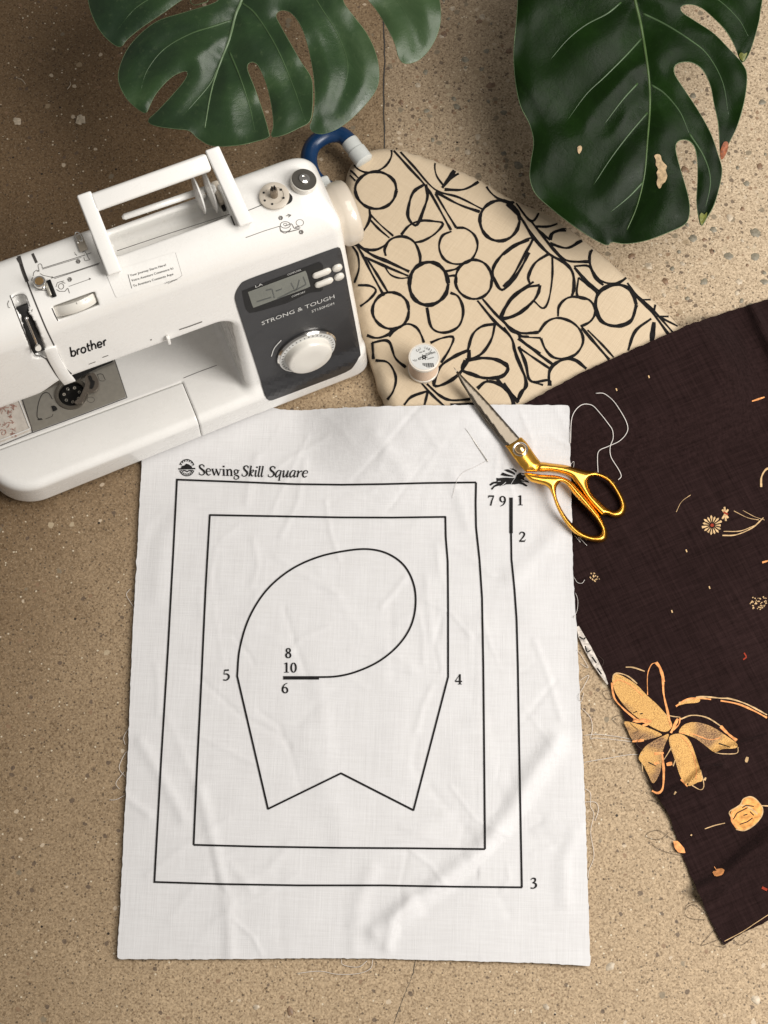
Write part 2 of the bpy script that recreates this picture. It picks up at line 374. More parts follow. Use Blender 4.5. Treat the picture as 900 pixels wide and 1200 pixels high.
# ---------------------------------------------------------------- stroke lettering (serif)
T, t_ = .15, .055
def lin(*p): return (0, p)
def cur(*p): return (1, p)
def oval(cx, cy, rx, ry, w=.1, w2=None):
    w2 = w2 or w*1.4
    return cur(*[(cx+rx*cos(a), cy+ry*sin(a), w+(w2-w)*abs(cos(a))) for a in np.linspace(pi/2, pi/2+2*pi, 17)])
GL = {
 'S': (.56, [cur((.47,.78,.05),(.38,.95,.08),(.25,.98,.09),(.10,.88,.13),(.12,.70,.16),(.28,.54,.17),(.44,.40,.17),(.48,.20,.14),(.38,.04,.09),(.22,.0,.08),(.08,.08,.06),(.04,.25,.04)), lin((.47,.95,.05),(.47,.74,.05)), lin((.04,.25,.05),(.05,.02,.05))]),
 'e': (.50, [cur((.08,.36,.06),(.26,.37,.05),(.43,.40,.06),(.41,.54,.09),(.28,.63,.07),(.13,.55,.12),(.07,.32,.15),(.14,.10,.13),(.28,.01,.09),(.45,.12,.05))]),
 'w': (.88, [lin((.06,.62,.14),(.25,.0,.13)), lin((.25,.0,.06),(.42,.58,.05)), lin((.40,.60,.14),(.61,.0,.13)), lin((.61,.0,.06),(.80,.62,.05)), lin((0,.61,.05),(.20,.61,.05)), lin((.32,.61,.05),(.50,.61,.05)), lin((.68,.61,.05),(.90,.61,.05))]),
 'i': (.29, [lin((.15,0,T),(.15,.62,T)), lin((.02,.58,.06),(.15,.61,.08)), lin((.01,.02,.05),(.29,.02,.05)), lin((.14,.80,.17),(.14,.95,.17))]),
 'n': (.64, [lin((.15,0,T),(.15,.62,T)), cur((.16,.42,.05),(.30,.60,.09),(.44,.58,.13),(.49,.40,T),(.49,.0,T)), lin((.02,.58,.06),(.15,.61,.08)), lin((.01,.02,.05),(.29,.02,.05)), lin((.36,.02,.05),(.63,.02,.05))]),
 'g': (.53, [oval(.24,.43,.15,.18,.06,.12), cur((.14,.24,.06),(.10,.14,.09),(.32,.06,.13),(.45,-.06,.12),(.38,-.24,.08),(.18,-.29,.07),(.04,-.20,.08),(.12,-.02,.06)), lin((.36,.54,.07),(.52,.58,.09))]),
 'k': (.52, [lin((.14,0,.13),(.14,1,.13)), cur((.16,.28,.05),(.28,.56,.06),(.42,.60,.09),(.40,.44,.08),(.20,.32,.05)), cur((.22,.34,.08),(.36,.06,.12),(.52,.08,.04)), lin((.04,.97,.05),(.14,.99,.06))]),
 'l': (.27, [lin((.13,1,.13),(.13,.1,.13)), cur((.13,.14,.12),(.18,.0,.10),(.30,.10,.04)), lin((.03,.97,.05),(.13,.99,.06))]),
 'I': (.27, [lin((.13,.60,.13),(.13,.1,.13)), cur((.13,.14,.12),(.18,.0,.10),(.30,.10,.04)), lin((.02,.5,.04),(.13,.61,.08)), lin((.15,.80,.16),(.15,.94,.16))]),
 'q': (.54, [cur((.42,.58,.06),(.24,.62,.08),(.08,.40,.13),(.08,.12,.13),(.20,.0,.09),(.40,.30,.05)), lin((.43,.62,.12),(.43,-.32,.12)), lin((.34,-.31,.05),(.54,-.31,.05))]),
 'u': (.60, [cur((.0,.50,.04),(.12,.61,.08),(.13,.30,.13),(.16,.02,.12),(.30,.08,.07),(.42,.40,.05)), cur((.46,.62,.12),(.44,.25,.13),(.46,.0,.10),(.60,.12,.04))]),
 'a': (.56, [cur((.42,.58,.06),(.24,.62,.08),(.08,.40,.13),(.08,.12,.13),(.20,.0,.09),(.40,.30,.05)), cur((.44,.62,.11),(.41,.25,.13),(.44,.0,.10),(.57,.12,.04))]),
 'r': (.44, [cur((.0,.50,.04),(.10,.61,.08),(.13,.40,.13),(.12,.0,.13)), cur((.14,.26,.05),(.26,.52,.07),(.42,.58,.13))]),
 '1': (.50, [lin((.26,0,.15),(.26,.95,.15)), lin((.08,.82,.05),(.27,.94,.09)), lin((.08,.02,.06),(.44,.02,.06))]),
 '2': (.54, [cur((.06,.72,.07),(.14,.90,.10),(.30,.94,.11),(.43,.80,.15),(.38,.56,.14),(.20,.26,.09),(.06,.07,.08)), lin((.05,.07,.14),(.46,.07,.13)), lin((.46,.06,.05),(.52,.24,.05))]),
 '3': (.52, [cur((.08,.80,.06),(.22,.95,.09),(.39,.88,.14),(.38,.66,.12),(.20,.52,.06)), cur((.20,.52,.06),(.42,.44,.13),(.46,.22,.16),(.30,.02,.10),(.06,.04,.11))]),
 '4': (.56, [lin((.38,.95,.05),(.04,.30,.06)), lin((.03,.28,.11),(.54,.28,.11)), lin((.38,.95,.15),(.38,.0,.15)), lin((.24,.02,.05),(.52,.02,.05))]),
 '5': (.52, [lin((.14,.92,.13),(.46,.94,.13)), lin((.14,.94,.06),(.10,.55,.06)), cur((.10,.54,.06),(.30,.58,.11),(.45,.42,.15),(.43,.18,.15),(.26,.0,.10),(.05,.03,.11))]),
 '6': (.54, [cur((.46,.96,.04),(.24,.82,.09),(.10,.52,.14),(.10,.18,.15),(.27,.0,.09),(.44,.14,.14),(.43,.40,.14),(.28,.55,.08),(.12,.42,.05))]),
 '7': (.52, [lin((.04,.88,.14),(.46,.88,.14)), lin((.45,.90,.07),(.30,.45,.12),(.20,-.04,.13)), lin((.04,.92,.05),(.03,.70,.05))]),
 '8': (.52, [oval(.26,.73,.14,.19,.08,.13), oval(.26,.25,.17,.23,.08,.15)]),
 '9': (.54, [cur((.08,-.02,.04),(.30,.12,.09),(.44,.42,.14),(.44,.76,.15),(.27,.94,.09),(.10,.80,.14),(.11,.54,.14),(.26,.39,.08),(.42,.52,.05))]),
 '0': (.54, [oval(.27,.47,.18,.45,.07,.15)]),
}
MG = 0.17
def mono(*st): return st
RG = {  # rounded monoline letters of the maker's logo
 'b': (.72, [lin((.10,1.05,MG),(.10,.02,MG)), oval(.36,.30,.26,.27,MG,MG)]),
 'r': (.44, [lin((.10,.58,MG),(.10,.02,MG)), cur((.10,.34,MG),(.20,.53,MG),(.42,.57,MG))]),
 'o': (.76, [oval(.36,.30,.27,.27,MG,MG)]),
 't': (.46, [cur((.16,.85,MG),(.16,.30,MG),(.20,.08,MG),(.42,.03,MG)), lin((.0,.55,MG),(.42,.57,MG))]),
 'h': (.70, [lin((.10,1.05,MG),(.10,.02,MG)), cur((.10,.34,MG),(.24,.55,MG),(.46,.55,MG),(.56,.35,MG),(.56,.02,MG))]),
 'e': (.72, [cur((.08,.30,MG),(.58,.30,MG),(.52,.50,MG),(.34,.58,MG),(.14,.50,MG),(.08,.30,MG),(.14,.10,MG),(.34,.03,MG),(.56,.08,MG))]),
}
def write(sheet, s, o, u, v, font=GL, shear=0, track=.02, bold=1.0):
    """o start px; u,v px vectors for one cap height along / up"""
    x = 0; o = np.array(o, float); u = np.array(u, float); v = np.array(v, float); sc = (np.hypot(*u)+np.hypot(*v))/2
    for ch in s:
        if ch == ' ': x += .28; continue
        k = ch
        if shear and ch == 'i': k = 'I'
        w, st = font[k]
        for sm, pts in st:
            p = np.array(pts, float)
            if sm: p = cr(p, 4)
            X = x+p[:, 0]+shear*p[:, 1]
            q = o+X[:, None]*u+p[:, 1:2]*v
            sheet.add(*ribbon(np.c_[q, p[:, 2]*sc*bold], 1))
        x += w+track
    return x
def text2d(sheet, s, o, u, v, fit=None):
    """Blender's built-in sans, as flat faces mapped to px"""
    c = bpy.data.curves.new('tmp', 'FONT'); c.body = s; c.size = 1; c.resolution_u = 2
    ob = bpy.data.objects.new('tmp', c); COL.objects.link(ob)
    dg = bpy.context.evaluated_depsgraph_get(); dg.update(); me = ob.evaluated_get(dg).to_mesh()
    V = np.array([tuple(q.co)[:2] for q in me.vertices]); Fc = [tuple(p.vertices) for p in me.polygons]
    bpy.data.objects.remove(ob); bpy.data.curves.remove(c)
    if not len(V): return
    V[:, 1] /= .70
    if fit: V[:, 0] = (V[:, 0]-V[:, 0].min())/(V[:, 0].max()-V[:, 0].min())*fit
    sheet.add(np.array(o)+V[:, :1]*np.array(u)+V[:, 1:]*np.array(v), Fc)

# ================================================================ FLOOR
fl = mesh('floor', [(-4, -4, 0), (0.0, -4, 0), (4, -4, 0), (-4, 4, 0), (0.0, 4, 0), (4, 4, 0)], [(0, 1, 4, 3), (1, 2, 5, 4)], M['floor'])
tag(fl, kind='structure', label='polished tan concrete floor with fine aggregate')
fhit = hit_h(lambda x, y: 0*x)
jx = []
for i, y in enumerate(np.linspace(.05, 1.2, 110)): jx.append((.0015*sin(i*.7)*random.random()+.0005*random.uniform(-1, 1), y, .0004))
jx = np.array(jx); jv, jf = ribbon(np.c_[jx[:, :2], .0011+.0006*rng.random(len(jx))], 1)
mesh('joint', np.c_[jv, np.full(len(jv), .0005)], jf, M['seam'], fl, False)
ck = resample(cr([(487,1124),(484,1142),(478,1156),(472,1172),(463,1196),(458,1215)], 5), 3); ck = ck+rng.normal(0, .35, ck.shape)
cv_, cf_ = ribbon(np.c_[ck, .3+.6*rng.random(len(ck))], 1); mesh('crack', P(cv_[:, 0], cv_[:, 1], .0005), cf_, M['seam'], fl, False)
def pebble(px, py, r, mat, el=1.0, an=0):
    n = 14; c = P(px, py, 0); V = [tuple(c+np.array([0, 0, .0006]))]; a = []
    for k in range(n):
        q = 2*pi*k/n; rr = r*(1+random.uniform(-.2, .2)); x = rr*cos(q)*el; y = rr*sin(q)
        a.append((x*cos(an)-y*sin(an), x*sin(an)+y*cos(an)))
    V += [(c[0]+x*.8, c[1]+y*.8, .0006) for x, y in a]+[(c[0]+x, c[1]+y, .00005) for x, y in a]
    Fc = [(0, 1+k, 1+(k+1) % n) for k in range(n)]+[(1+k, 1+n+k, 1+n+(k+1) % n, 1+(k+1) % n) for k in range(n)]
    mesh('stone', V, Fc, mat, fl)
SM = [M['stonegrey'], M['stonebrown'], M['stonepale']]
for px, py, r, k in [(885,273,6,0),(812,279,5,0),(854,300,5,0),(885,301,5,0),(608,194,5,0),(836,269,4,0),(812,112,4,0),(802,198,4.5,1),(590,132,4,0),(545,70,5,0),(520,40,4,1),(560,160,4,2),
        (490,100,3.5,2),(548,178,4,2),(575,100,4,1),(880,360,5,0),(760,312,4,2),(780,330,4,1),(825,330,4,0),(866,330,4,2),(795,258,3.5,0),(890,195,4,1),(875,215,3.5,0),(500,130,3,0),
        (596,60,4,1),(470,120,3.5,1),(535,125,3.5,0),(565,20,4,2),(590,180,3.5,0),(855,255,4,2),(868,120,3.5,2),(893,120,4,0),(896,330,4,0),(740,300,3.5,1),(20,142,5,2),(94,138,4,2),
        (715,1133,4,2),(886,1172,5,2),(640,1180,3,2),(300,1180,3,2),(340,1185,3.5,1),(870,245,3,1),(570,60,3.2,0),(530,10,3.2,2)]:
    pebble(px, py, r*.00085, SM[k], random.uniform(1, 1.5), random.uniform(0, 3))
for _ in range(60):
    px, py = random.choice([(random.uniform(480, 620), random.uniform(0, 230)), (random.uniform(760, 900), random.uniform(180, 360))])
    pebble(px, py, random.uniform(.0012, .0026), SM[random.choice([0, 0, 1, 1, 2])], random.uniform(1, 1.6), random.uniform(0, 3))

def flake(px, py, r_, lab):
    n = 11; a = np.sort(rng.uniform(0, 2*pi, n)); rr = r_*rng.uniform(.5, 1.2, n); c = P(px, py, 0)
    V = [(c[0], c[1], .0016)]+[(c[0]+q*cos(t), c[1]+q*sin(t)*.8, .0006+.0008*random.random()) for q, t in zip(rr, a)]
    o = mesh('dry_flake', V, [(0, 1+i, 1+(i+1) % n) for i in range(n)], M['stonepale'], None, False); tag(o, lab, 'debris')
flake(94, 141, .0075, 'pale dry flake on the dark floor left of the split green leaf')
for l_, lb in (([(21,92),(26,94),(30,99)], 'short pale lint curl on the floor near the top left corner'), ([(82,96),(82.5,100),(79,105)], 'tiny bent lint thread just left of the split green leaf tip')):
    tag(tube('lint', fhit(cr(np.array(l_, float), 5))+[0, 0, .0006], .0005, M['stonepale']), lb, 'lint')

# ================================================================ IRONING BOARD
BZ = .026
bd_px = [(416,180),(432,171),(458,168),(500,179),(560,204),(600,227),(650,250),(700,287),(740,323),(780,358),(812,392),(838,430),(830,468),(780,480),(700,488),(600,484),(520,484),(462,485),(452,474),(449,462),(443,450),(440,436),(434,418),(427,395),(416,350),(408,300),(404,250),(405,205)]
BDW = cr(P(*np.array(bd_px, float).T, BZ)[:, :2], 4, True)
def bd_dist(x, y):
    d = segd(BDW, x, y); return np.where(inside(BDW, x, y), -d, d)
def smooth(t): t = np.clip(t, 0, 1); return t*t*(3-2*t)
def board_h(x, y, thick=0.0):
    d = bd_dist(x, y); e = np.clip(-d/.014, 0, 1)
    h = BZ-.012*(1-np.sqrt(np.clip(1-(1-e)**2, 0, 1)))
    return h+.0006*np.sin(x*60+y*35)*np.sin(y*48)
ib = empty('ironing_board', (P(600, 330, 0)[0], P(600, 330, 0)[1], 0))
tag(ib, 'ironing board nose covered in beige cotton with black outlined berries and leaves', 'ironing board')
def put(o, parent):   # keep world coordinates of a mesh built in world space
    o.parent = parent; o.matrix_parent_inverse = Matrix.LocRotScale(parent.location, parent.rotation_euler, None).inverted(); return o
v, f = fill([BDW], .006)
ed = segd(BDW, v[:, 0], v[:, 1])
cv = mesh('cover', np.c_[v, board_h(v[:, 0], v[:, 1])], f, M['boardcloth']); fix_up(cv); put(cv, ib)
n = len(BDW); wav = np.array([.0015*sin(i*.9)+.001*sin(i*2.3) for i in range(n)])
ctr = BDW.mean(0); out = (BDW-ctr)/np.linalg.norm(BDW-ctr, axis=1)[:, None]
ring = [np.c_[BDW+out*a, np.full(n, z)+wav*b] for a, z, b in ((0, BZ-.012, 0), (.0006, BZ-.018, .3), (-.001, BZ-.025, .8), (-.008, BZ-.027, 1))]
V = np.vstack(ring); Fc = [(k*n+i, k*n+(i+1) % n, (k+1)*n+(i+1) % n, (k+1)*n+i) for k in range(3) for i in range(n)]
put(mesh('cover_edge', V, Fc, M['boardcloth']), ib)
bb = BDW-out*.004; V = np.vstack([np.c_[bb, np.full(n, BZ-.014)], np.c_[bb, np.full(n, BZ-.028)]])
put(mesh('board', V, [(i, (i+1) % n, n+(i+1) % n, n+i) for i in range(n)]+[tuple(range(n))[::-1], tuple(range(n, 2*n))], M['white2']), ib)
for a, b in (((470, 330), (690, 470)), ((540, 260), (760, 420))):
    put(tube('folded_leg', [P(*a, .0045)+[0, 0, 0], P(*b, .0045)], .0045, M['ferrule'], sides=8), ib)
# blue foot tube with its pale ferrule
tb = cr([P(392,226,.03),P(370,210,.03),P(362,190,.031),P(366,171,.032),P(382,159,.033),P(399,158,.033),P(411,167,.032)], 8)
rt_ = put(tube('rubber_foot', tb, .0090, M['blue'], sides=16), ib)
a = P(411,168,.032); b = P(424,185,.030); dr = (b-a)/np.linalg.norm(b-a)
fe = put(lathe('ferrule', [(.0075, -.001), (.0095, 0), (.0098, .002), (.0095, .013), (.0105, .0135), (.0105, .028), (.008, .030)], M['ferrule'], origin=tuple(a-dr*.003), axis=tuple(dr), seg=24), ib)
def Z7(l): return [(400+p[0]*.275, 150+p[1]*.275) for p in l]
def Z8(l): return [(590+p[0]*.26667, 180+p[1]*.26667) for p in l]
sh = Sheet(); bhit = hit_h(board_h)
def clipboard(lst, w):
    sh.line(w_var(lst, w*1.22), step=2.5)
def w_var(l, w):
    p = cr(l, 6) if len(l) > 2 else cr(l, 8)
    ph = random.uniform(0, 6); k = np.arange(len(p))
    return np.c_[p, w*(1+.22*np.sin(k*.55+ph)+.10*np.sin(k*1.7+ph))]
for cx, cy, rx, ry, w in [(148,265,88,78,10),(675,395,85,85,11),(372,663,83,92,13),(565,645,78,85,9),(212,778,78,78,10)]:
    a = np.linspace(0, 2*pi, 40); q = [(cx+rx*cos(t)*(1+.02*sin(3*t+cx)), cy+ry*sin(t)*(1+.02*cos(2*t+cx))) for t in a]
    clipboard(Z7(q[::3]), w*.275)
A7 = [
 (8,[(470,440),(430,460),(417,510),(440,560),(490,580),(550,565),(580,510),(570,460),(530,428),(490,425)]),
 (9,[(335,590),(335,540),(310,485),(262,462),(210,475),(185,515),(190,545)]),
 (9,[(365,765),(385,850),(440,872),(500,845),(520,780),(500,720),(465,702)]),
 (8,[(205,890),(230,860),(280,835),(320,850),(342,885),(352,915)]),
 (7,[(45,130),(65,170),(110,190),(160,180),(195,155),(215,115),(210,75)]),
 (7,[(605,215),(625,260),(660,295),(700,310),(740,314),(760,295)]),
 (9,[(120,345),(122,385),(100,430),(60,465)]),
 (8,[(205,75),(290,170),(350,235),(385,285),(440,385),(468,435)]),
 (7,[(228,75),(310,165),(400,262),(500,295),(600,345)]),
 (9,[(402,272),(500,325),(590,357)]),(7,[(402,280),(450,360),(490,425)]),
 (10,[(355,240),(310,270),(290,320),(285,380),(320,415),(350,350),(368,290),(360,240)]),
 (8,[(255,455),(290,415),(340,395),(400,398),(434,408),(400,450),(350,480),(310,488)]),
 (6,[(425,125),(400,150),(405,200),(435,245)]),(13,[(497,158),(470,200),(430,255)]),
 (7,[(435,252),(480,205),(540,185),(602,208)]),(9,[(440,262),(520,262),(580,232),(605,210)]),
 (6,[(0,172),(40,182),(72,212)]),(6,[(0,190),(35,200),(60,225)]),
 (6,[(125,370),(170,415),(222,460)]),(7,[(118,385),(160,430),(205,468)]),
 (9,[(35,485),(100,515),(150,518),(195,495)]),(11,[(55,485),(130,540),(200,570),(290,612)]),(9,[(100,550),(190,590),(285,630)]),(6,[(185,590),(210,625),(250,640),(290,637)]),
 (8,[(60,490),(90,540),(130,620),(182,715)]),(8,[(105,550),(150,620),(200,702)]),
 (7,[(45,500),(70,540),(75,600),(55,660)]),(8,[(70,670),(120,672),(148,692),(120,730),(80,760)]),
 (9,[(100,880),(150,895),(200,880),(215,860)]),
 (9,[(440,612),(490,600),(520,578),(560,560)]),(8,[(452,632),(487,630),(492,660)]),
 (9,[(580,735),(650,820),(722,890),(740,950),(785,1080),(750,1165)]),(8,[(602,728),(670,805),(755,880),(800,890)]),
 (10,[(800,475),(720,510),(665,565),(645,610),(655,650),(685,690),(730,650),(770,590),(800,530)]),
 (10,[(820,655),(740,710),(700,760),(680,810),(730,805),(780,775),(820,735)]),
 (8,[(680,810),(720,850),(760,872),(810,872)]),
 (9,[(655,835),(600,845),(560,880),(540,945)]),(9,[(655,835),(640,900),(600,960),(550,985)]),
 (11,[(545,945),(480,975),(420,1020),(395,1095),(440,1090),(500,1050),(540,990),(545,945)]),
 (12,[(530,990),(600,980),(670,990),(712,1025),(680,1060),(610,1065),(560,1050),(515,1030),(530,990)]),
 (8,[(380,915),(430,895),(478,892),(460,945),(425,1000)]),
 (11,[(580,1110),(620,1080),(680,1095),(720,1140),(740,1190)]),(6,[(620,1065),(624,1085)]),(9,[(665,1070),(700,1110),(755,1170)]),
 (8,[(760,895),(800,930),(850,960)]),(8,[(758,930),(790,1030),(805,1075),(860,1095)]),
 (8,[(105,895),(122,1000),(138,1040)]),(10,[(132,915),(136,985)]),(9,[(130,915),(200,908),(230,980),(275,1020)]),(8,[(145,990),(200,1000),(232,1060),(222,1120),(190,1165)]),
 (8,[(340,1085),(390,1140),(440,1185)]),(9,[(365,1090),(420,1140),(470,1160),(550,1155)]),(9,[(268,1180),(300,1145),(370,1120)]),(8,[(370,1118),(355,1180)]),(8,[(465,1177),(570,1175)]),
(9,[(440,1195),(470,1200),(560,1240)]),
]
for w, l in A7: clipboard(Z7(l), w*.275)
A8 = [
 (13,[(585,665),(560,735),(495,758),(430,735),(405,665),(425,605),(495,575),(560,600),(585,665)]),
 (9,[(425,405),(385,430),(380,480),(400,530),(430,560),(490,572),(540,545),(552,510)]),
 (9,[(155,785),(190,740),(240,722),(300,740),(340,780),(350,830),(320,880),(270,900),(220,895),(185,860),(165,812)]),
 (9,[(240,715),(245,670),(280,635),(330,630),(380,645),(405,690),(385,735),(340,760)]),
 (11,[(200,1020),(205,950),(250,910),(310,905),(365,945)]),
 (9,[(0,210),(40,216),(70,193)]),
 (11,[(15,220),(75,280),(130,365),(200,440),(270,480),(305,525),(310,590),(300,630)]),
 (8,[(50,210),(122,297),(165,245)]),(10,[(122,297),(220,420),(280,470),(380,475)]),
 (7,[(310,495),(375,495),(400,545),(440,578)]),(10,[(312,500),(360,555),(425,608)]),(9,[(330,545),(370,575),(410,612),(405,660)]),(8,[(330,545),(325,625),(380,642)]),
 (8,[(140,320),(200,320),(255,300)]),(8,[(142,325),(170,350),(205,380)]),(12,[(205,380),(215,350),(260,335),(305,340)]),(10,[(205,395),(280,415),(340,385),(385,378)]),
 (9,[(0,445),(60,400),(128,372),(90,450),(40,540),(0,585)]),
 (10,[(200,440),(140,480),(110,540),(118,575)]),(7,[(215,445),(215,540),(200,640),(175,680),(135,648)]),
 (10,[(160,578),(100,590),(40,635),(0,700),(0,722),(60,705),(120,660),(150,620),(162,578)]),
 (10,[(0,735),(40,780),(90,790),(155,785)]),
 (10,[(345,765),(400,830),(465,905)]),(7,[(370,775),(430,835),(485,895)]),
 (9,[(0,765),(40,820),(60,900),(105,1010),(75,1050),(60,1090)]),(6,[(65,805),(165,810)]),(9,[(65,812),(140,870),(215,925)]),(8,[(65,850),(100,920),(120,1000),(200,995),(208,1020)]),(8,[(65,850),(130,895),(205,945)]),
 (11,[(0,1010),(40,1060),(65,1092)]),(9,[(-40,905),(10,920),(18,945),(0,975)]),
 (9,[(545,568),(590,630),(660,705),(730,800)]),(8,[(590,625),(660,690),(745,785)]),(7,[(610,642),(660,640),(690,625)]),(9,[(662,690),(672,655),(695,640)]),(7,[(668,715),(765,716)]),(7,[(690,720),(800,775)]),
 (10,[(650,725),(580,780),(548,865)]),(16,[(662,740),(652,825)]),
]
for w, l in A8: clipboard(Z8(l), w*.26667)
V = np.vstack(sh.v); wp = bhit(V)     # keep only strokes that stay on the board
keep = bd_dist(wp[:, 0], wp[:, 1]) < -.0012
sh.f = [q for q in sh.f if all(keep[i] for i in q)]
put(sh.build('printed_pattern', bhit, .0005, M['inkboard']), ib)

# ================================================================ FABRICS
def ridge(px, amp, wid):
    q = P(*np.array(px, float).T, .002)[:, :2]
    def g(x, y):
        d = segd(q, x, y, False); return amp*np.exp(-(d/wid)**2)
    return g
def drape(x, y, L=.06):
    d = bd_dist(x, y); return (BZ+.0012)*(1-smooth(np.maximum(d, 0)/L))*1.0
dk_px = [(560,500),(622,469),(680,437),(740,410),(808,380),(860,363),(905,349),(1010,322),(1100,640),(1010,1020),(900,1079),(872,1092),(848,1108),(838,1090),(822,1055),(800,1003),(784,955),(765,925),(752,893),(741,865),(728,832),(712,800),(702,775),(690,752),(678,735),(640,720),(600,640)]
DKR = [ridge([(776,936),(806,920),(824,902),(846,899)], .0055, .0032), ridge([(778,940),(810,926),(850,905)], -.0022, .004), ridge([(820,892),(855,878),(895,866)], .0050, .0038),
       ridge([(700,960),(760,948),(800,930),(880,900),(960,880)], .0025, .02), ridge([(795,1058),(840,1036),(880,1002),(940,955)], .012, .009), ridge([(860,1085),(900,1050),(950,1010)], -.004, .012),
       ridge([(875,350),(888,380),(902,410),(930,470)], .009, .006), ridge([(740,470),(780,600),(830,760)], .0018, .03), ridge([(690,560),(740,700),(800,860)], .0015, .025), ridge([(860,660),(845,735),(870,850)], .0016, .02)]
def dark_h(x, y):
    z = .0022+drape(x, y)+.0010*(1+np.sin(x*31+y*17+1)*np.sin(y*23-x*9))
    for g in DKR: z = z+g(x, y)
    return np.maximum(z, .0012)
dhit = hit_h(dark_h)
def edge_jit(px, a, step=4):
    p = resample(np.vstack([px, px[:1]]), step)[:-1]; return p+rng.normal(0, a, p.shape)
v, f = fill([edge_jit(np.array(dk_px, float), .35)], 2.8)
df = mesh('dark_fabric', dhit(v), f, M['dark'], solid=.0006); fix_up(df)
tag(df, 'dark brown linen fabric with orange lily print and frayed edge, lying on the right', 'fabric')
def ZA(l): return [(700+p[0]*.22222, 760+p[1]*.22222) for p in l]
def ZB(l): return [(660+p[0]*.3, 840+p[1]*.3) for p in l]
def ZC(l): return [(660+p[0]*.26667, 340+p[1]*.26667) for p in l]
def ZD(l): return [(660+p[0]*.26667, 620+p[1]*.26667) for p in l]
petals = [[(80,150),(110,135),(200,185),(260,245),(320,300),(380,370),(395,410),(360,440),(300,420),(220,370),(150,310),(100,240),(82,190)],
 [(430,440),(460,400),(520,388),(600,410),(680,460),(735,500),(730,525),(660,530),(620,548),(580,520),(520,475),(470,455)],
 [(385,460),(440,450),(490,490),(530,600),(555,690),(530,705),(480,725),(440,680),(410,590),(380,500)],
 [(142,385),(220,400),(330,445),(330,462),(240,485),(185,480),(160,430)],
 [(218,575),(260,510),(350,460),(378,455),(345,540),(335,640),(296,712),(268,665),(240,610)],
 [(415,302),(470,268),(540,265),(530,285),(470,290)]]
ps = Sheet()
for p in petals:
    p1_ = Sheet(); p1_.poly(ZA(p), smooth=3, grid=3); p1_.build('petal_print', dhit, .0004, M['speck'], df)
ps.poly(ZB([(690,345),(705,320),(740,316),(775,350),(775,385),(750,420),(710,442),(680,440),(658,410),(655,370)]), smooth=3, grid=3)
ps.build('poppy_print', dhit, .0004, M['poppy'], df)
os_ = Sheet()
def oz(l, w, s=6): os_.line(w_var(l, w), step=2)
for l, w in [(l0, w0*.75) for l0, w0 in [([(388,415),(370,330),(350,240),(345,160),(330,105),(310,75)],3.0),([(310,75),(285,85),(265,140),(265,245)],1.3),([(310,75),(325,90),(340,130),(352,175)],4),
   ([(75,180),(90,260),(140,320),(210,378)],2.6),([(340,545),(350,640),(345,735),(320,762),(288,750)],3.2),([(388,445),(405,410),(425,370)],4),([(400,430),(430,400),(437,365)],2),
   ([(650,410),(690,450),(735,485)],4),([(185,490),(245,483)],3.5),([(190,375),(215,385),(240,378),(285,385)],5),([(300,610),(325,600)],4),([(365,612),(395,605)],5),([(300,555),(350,550)],3.5),
   ([(415,305),(470,268),(540,262),(600,268)],2.4),([(80,190),(110,165),(180,195),(240,250)],2),([(440,460),(490,520),(520,620),(520,690)],1.5),([(440,690),(475,728)],2),([(430,445),(500,450),(590,480),(650,470)],1.5),
   ([(650,275),(740,292),(820,325),(895,365)],2.6)]]: oz(ZA(l), w)
for l, w in [([(690,350),(665,375),(660,410),(690,440)],2),([(350,310),(390,300)],0),([(285,10),(330,25),(310,35)],3),([(600,600),(625,598),(620,610),(595,618),(588,605)],3)]:
    if w: oz(ZB(l), w)
os_.poly(ZB([(430,485),(448,485),(472,512),(478,533),(450,530),(435,512)]), grid=3)
os_.poly(ZB([(585,603),(628,598),(620,618),(598,624)]), grid=3); os_.line(ZB([(590,585),(600,600)]), .8)
oz(ZC([(830,488),(855,480),(885,470)]), 1.8); oz(ZD([(875,147),(905,138)]), 1.8)
os_.build('orange_print', dhit, .0006, M['orange'], df)
pl = Sheet()
def pz(l, w): pl.line(w_var(l, w), step=2)
for l, w in [([(150,98),(190,100),(250,120)],1.4),([(355,348),(400,358),(437,362)],.9),([(440,372),(500,352),(580,365),(660,415)],1.3),([(430,285),(540,255),(650,262),(700,265),(780,290),(850,325),(895,350)],1.6),
   ([(620,548),(660,555),(735,552),(742,520)],.9),([(500,722),(545,745),(562,720),(545,640)],.9),([(352,585),(380,540),(390,520)],1),([(400,620),(410,590)],1.1),([(82,165),(85,140),(110,130),(160,145),(210,185)],1.4),
   ([(785,600),(792,572)],3),([(405,770),(415,755)],2),([(565,695),(572,680)],2),([(240,650),(235,600)],.8)]: pz(ZA(l), w)
for l, w in [([(553,438),(590,425),(632,415)],1),([(690,345),(720,350),(760,380)],1.6),([(655,390),(650,370),(690,345),(705,320),(740,314),(776,350),(776,385),(750,420),(708,444),(675,440)],1.2),([(776,347),(830,350)],1.5),([(712,172),(722,160)],2),([(498,464),(503,460)],1.4)]: pz(ZB(l), w)
for l, w in [([(700,1078),(760,1075),(830,1045),(880,1000)],1.3),([(705,1060),(780,1058),(850,1030)],.8),([(750,970),(810,1000),(860,1010)],.6),([(870,865),(872,820),(895,785),(925,790)],2),([(497,975),(520,930),(560,900)],.5),
   ([(790,968),(840,995),(885,1010)],.5)]: pz(ZC(l), w)
fx, fy = 834.5, 615.5
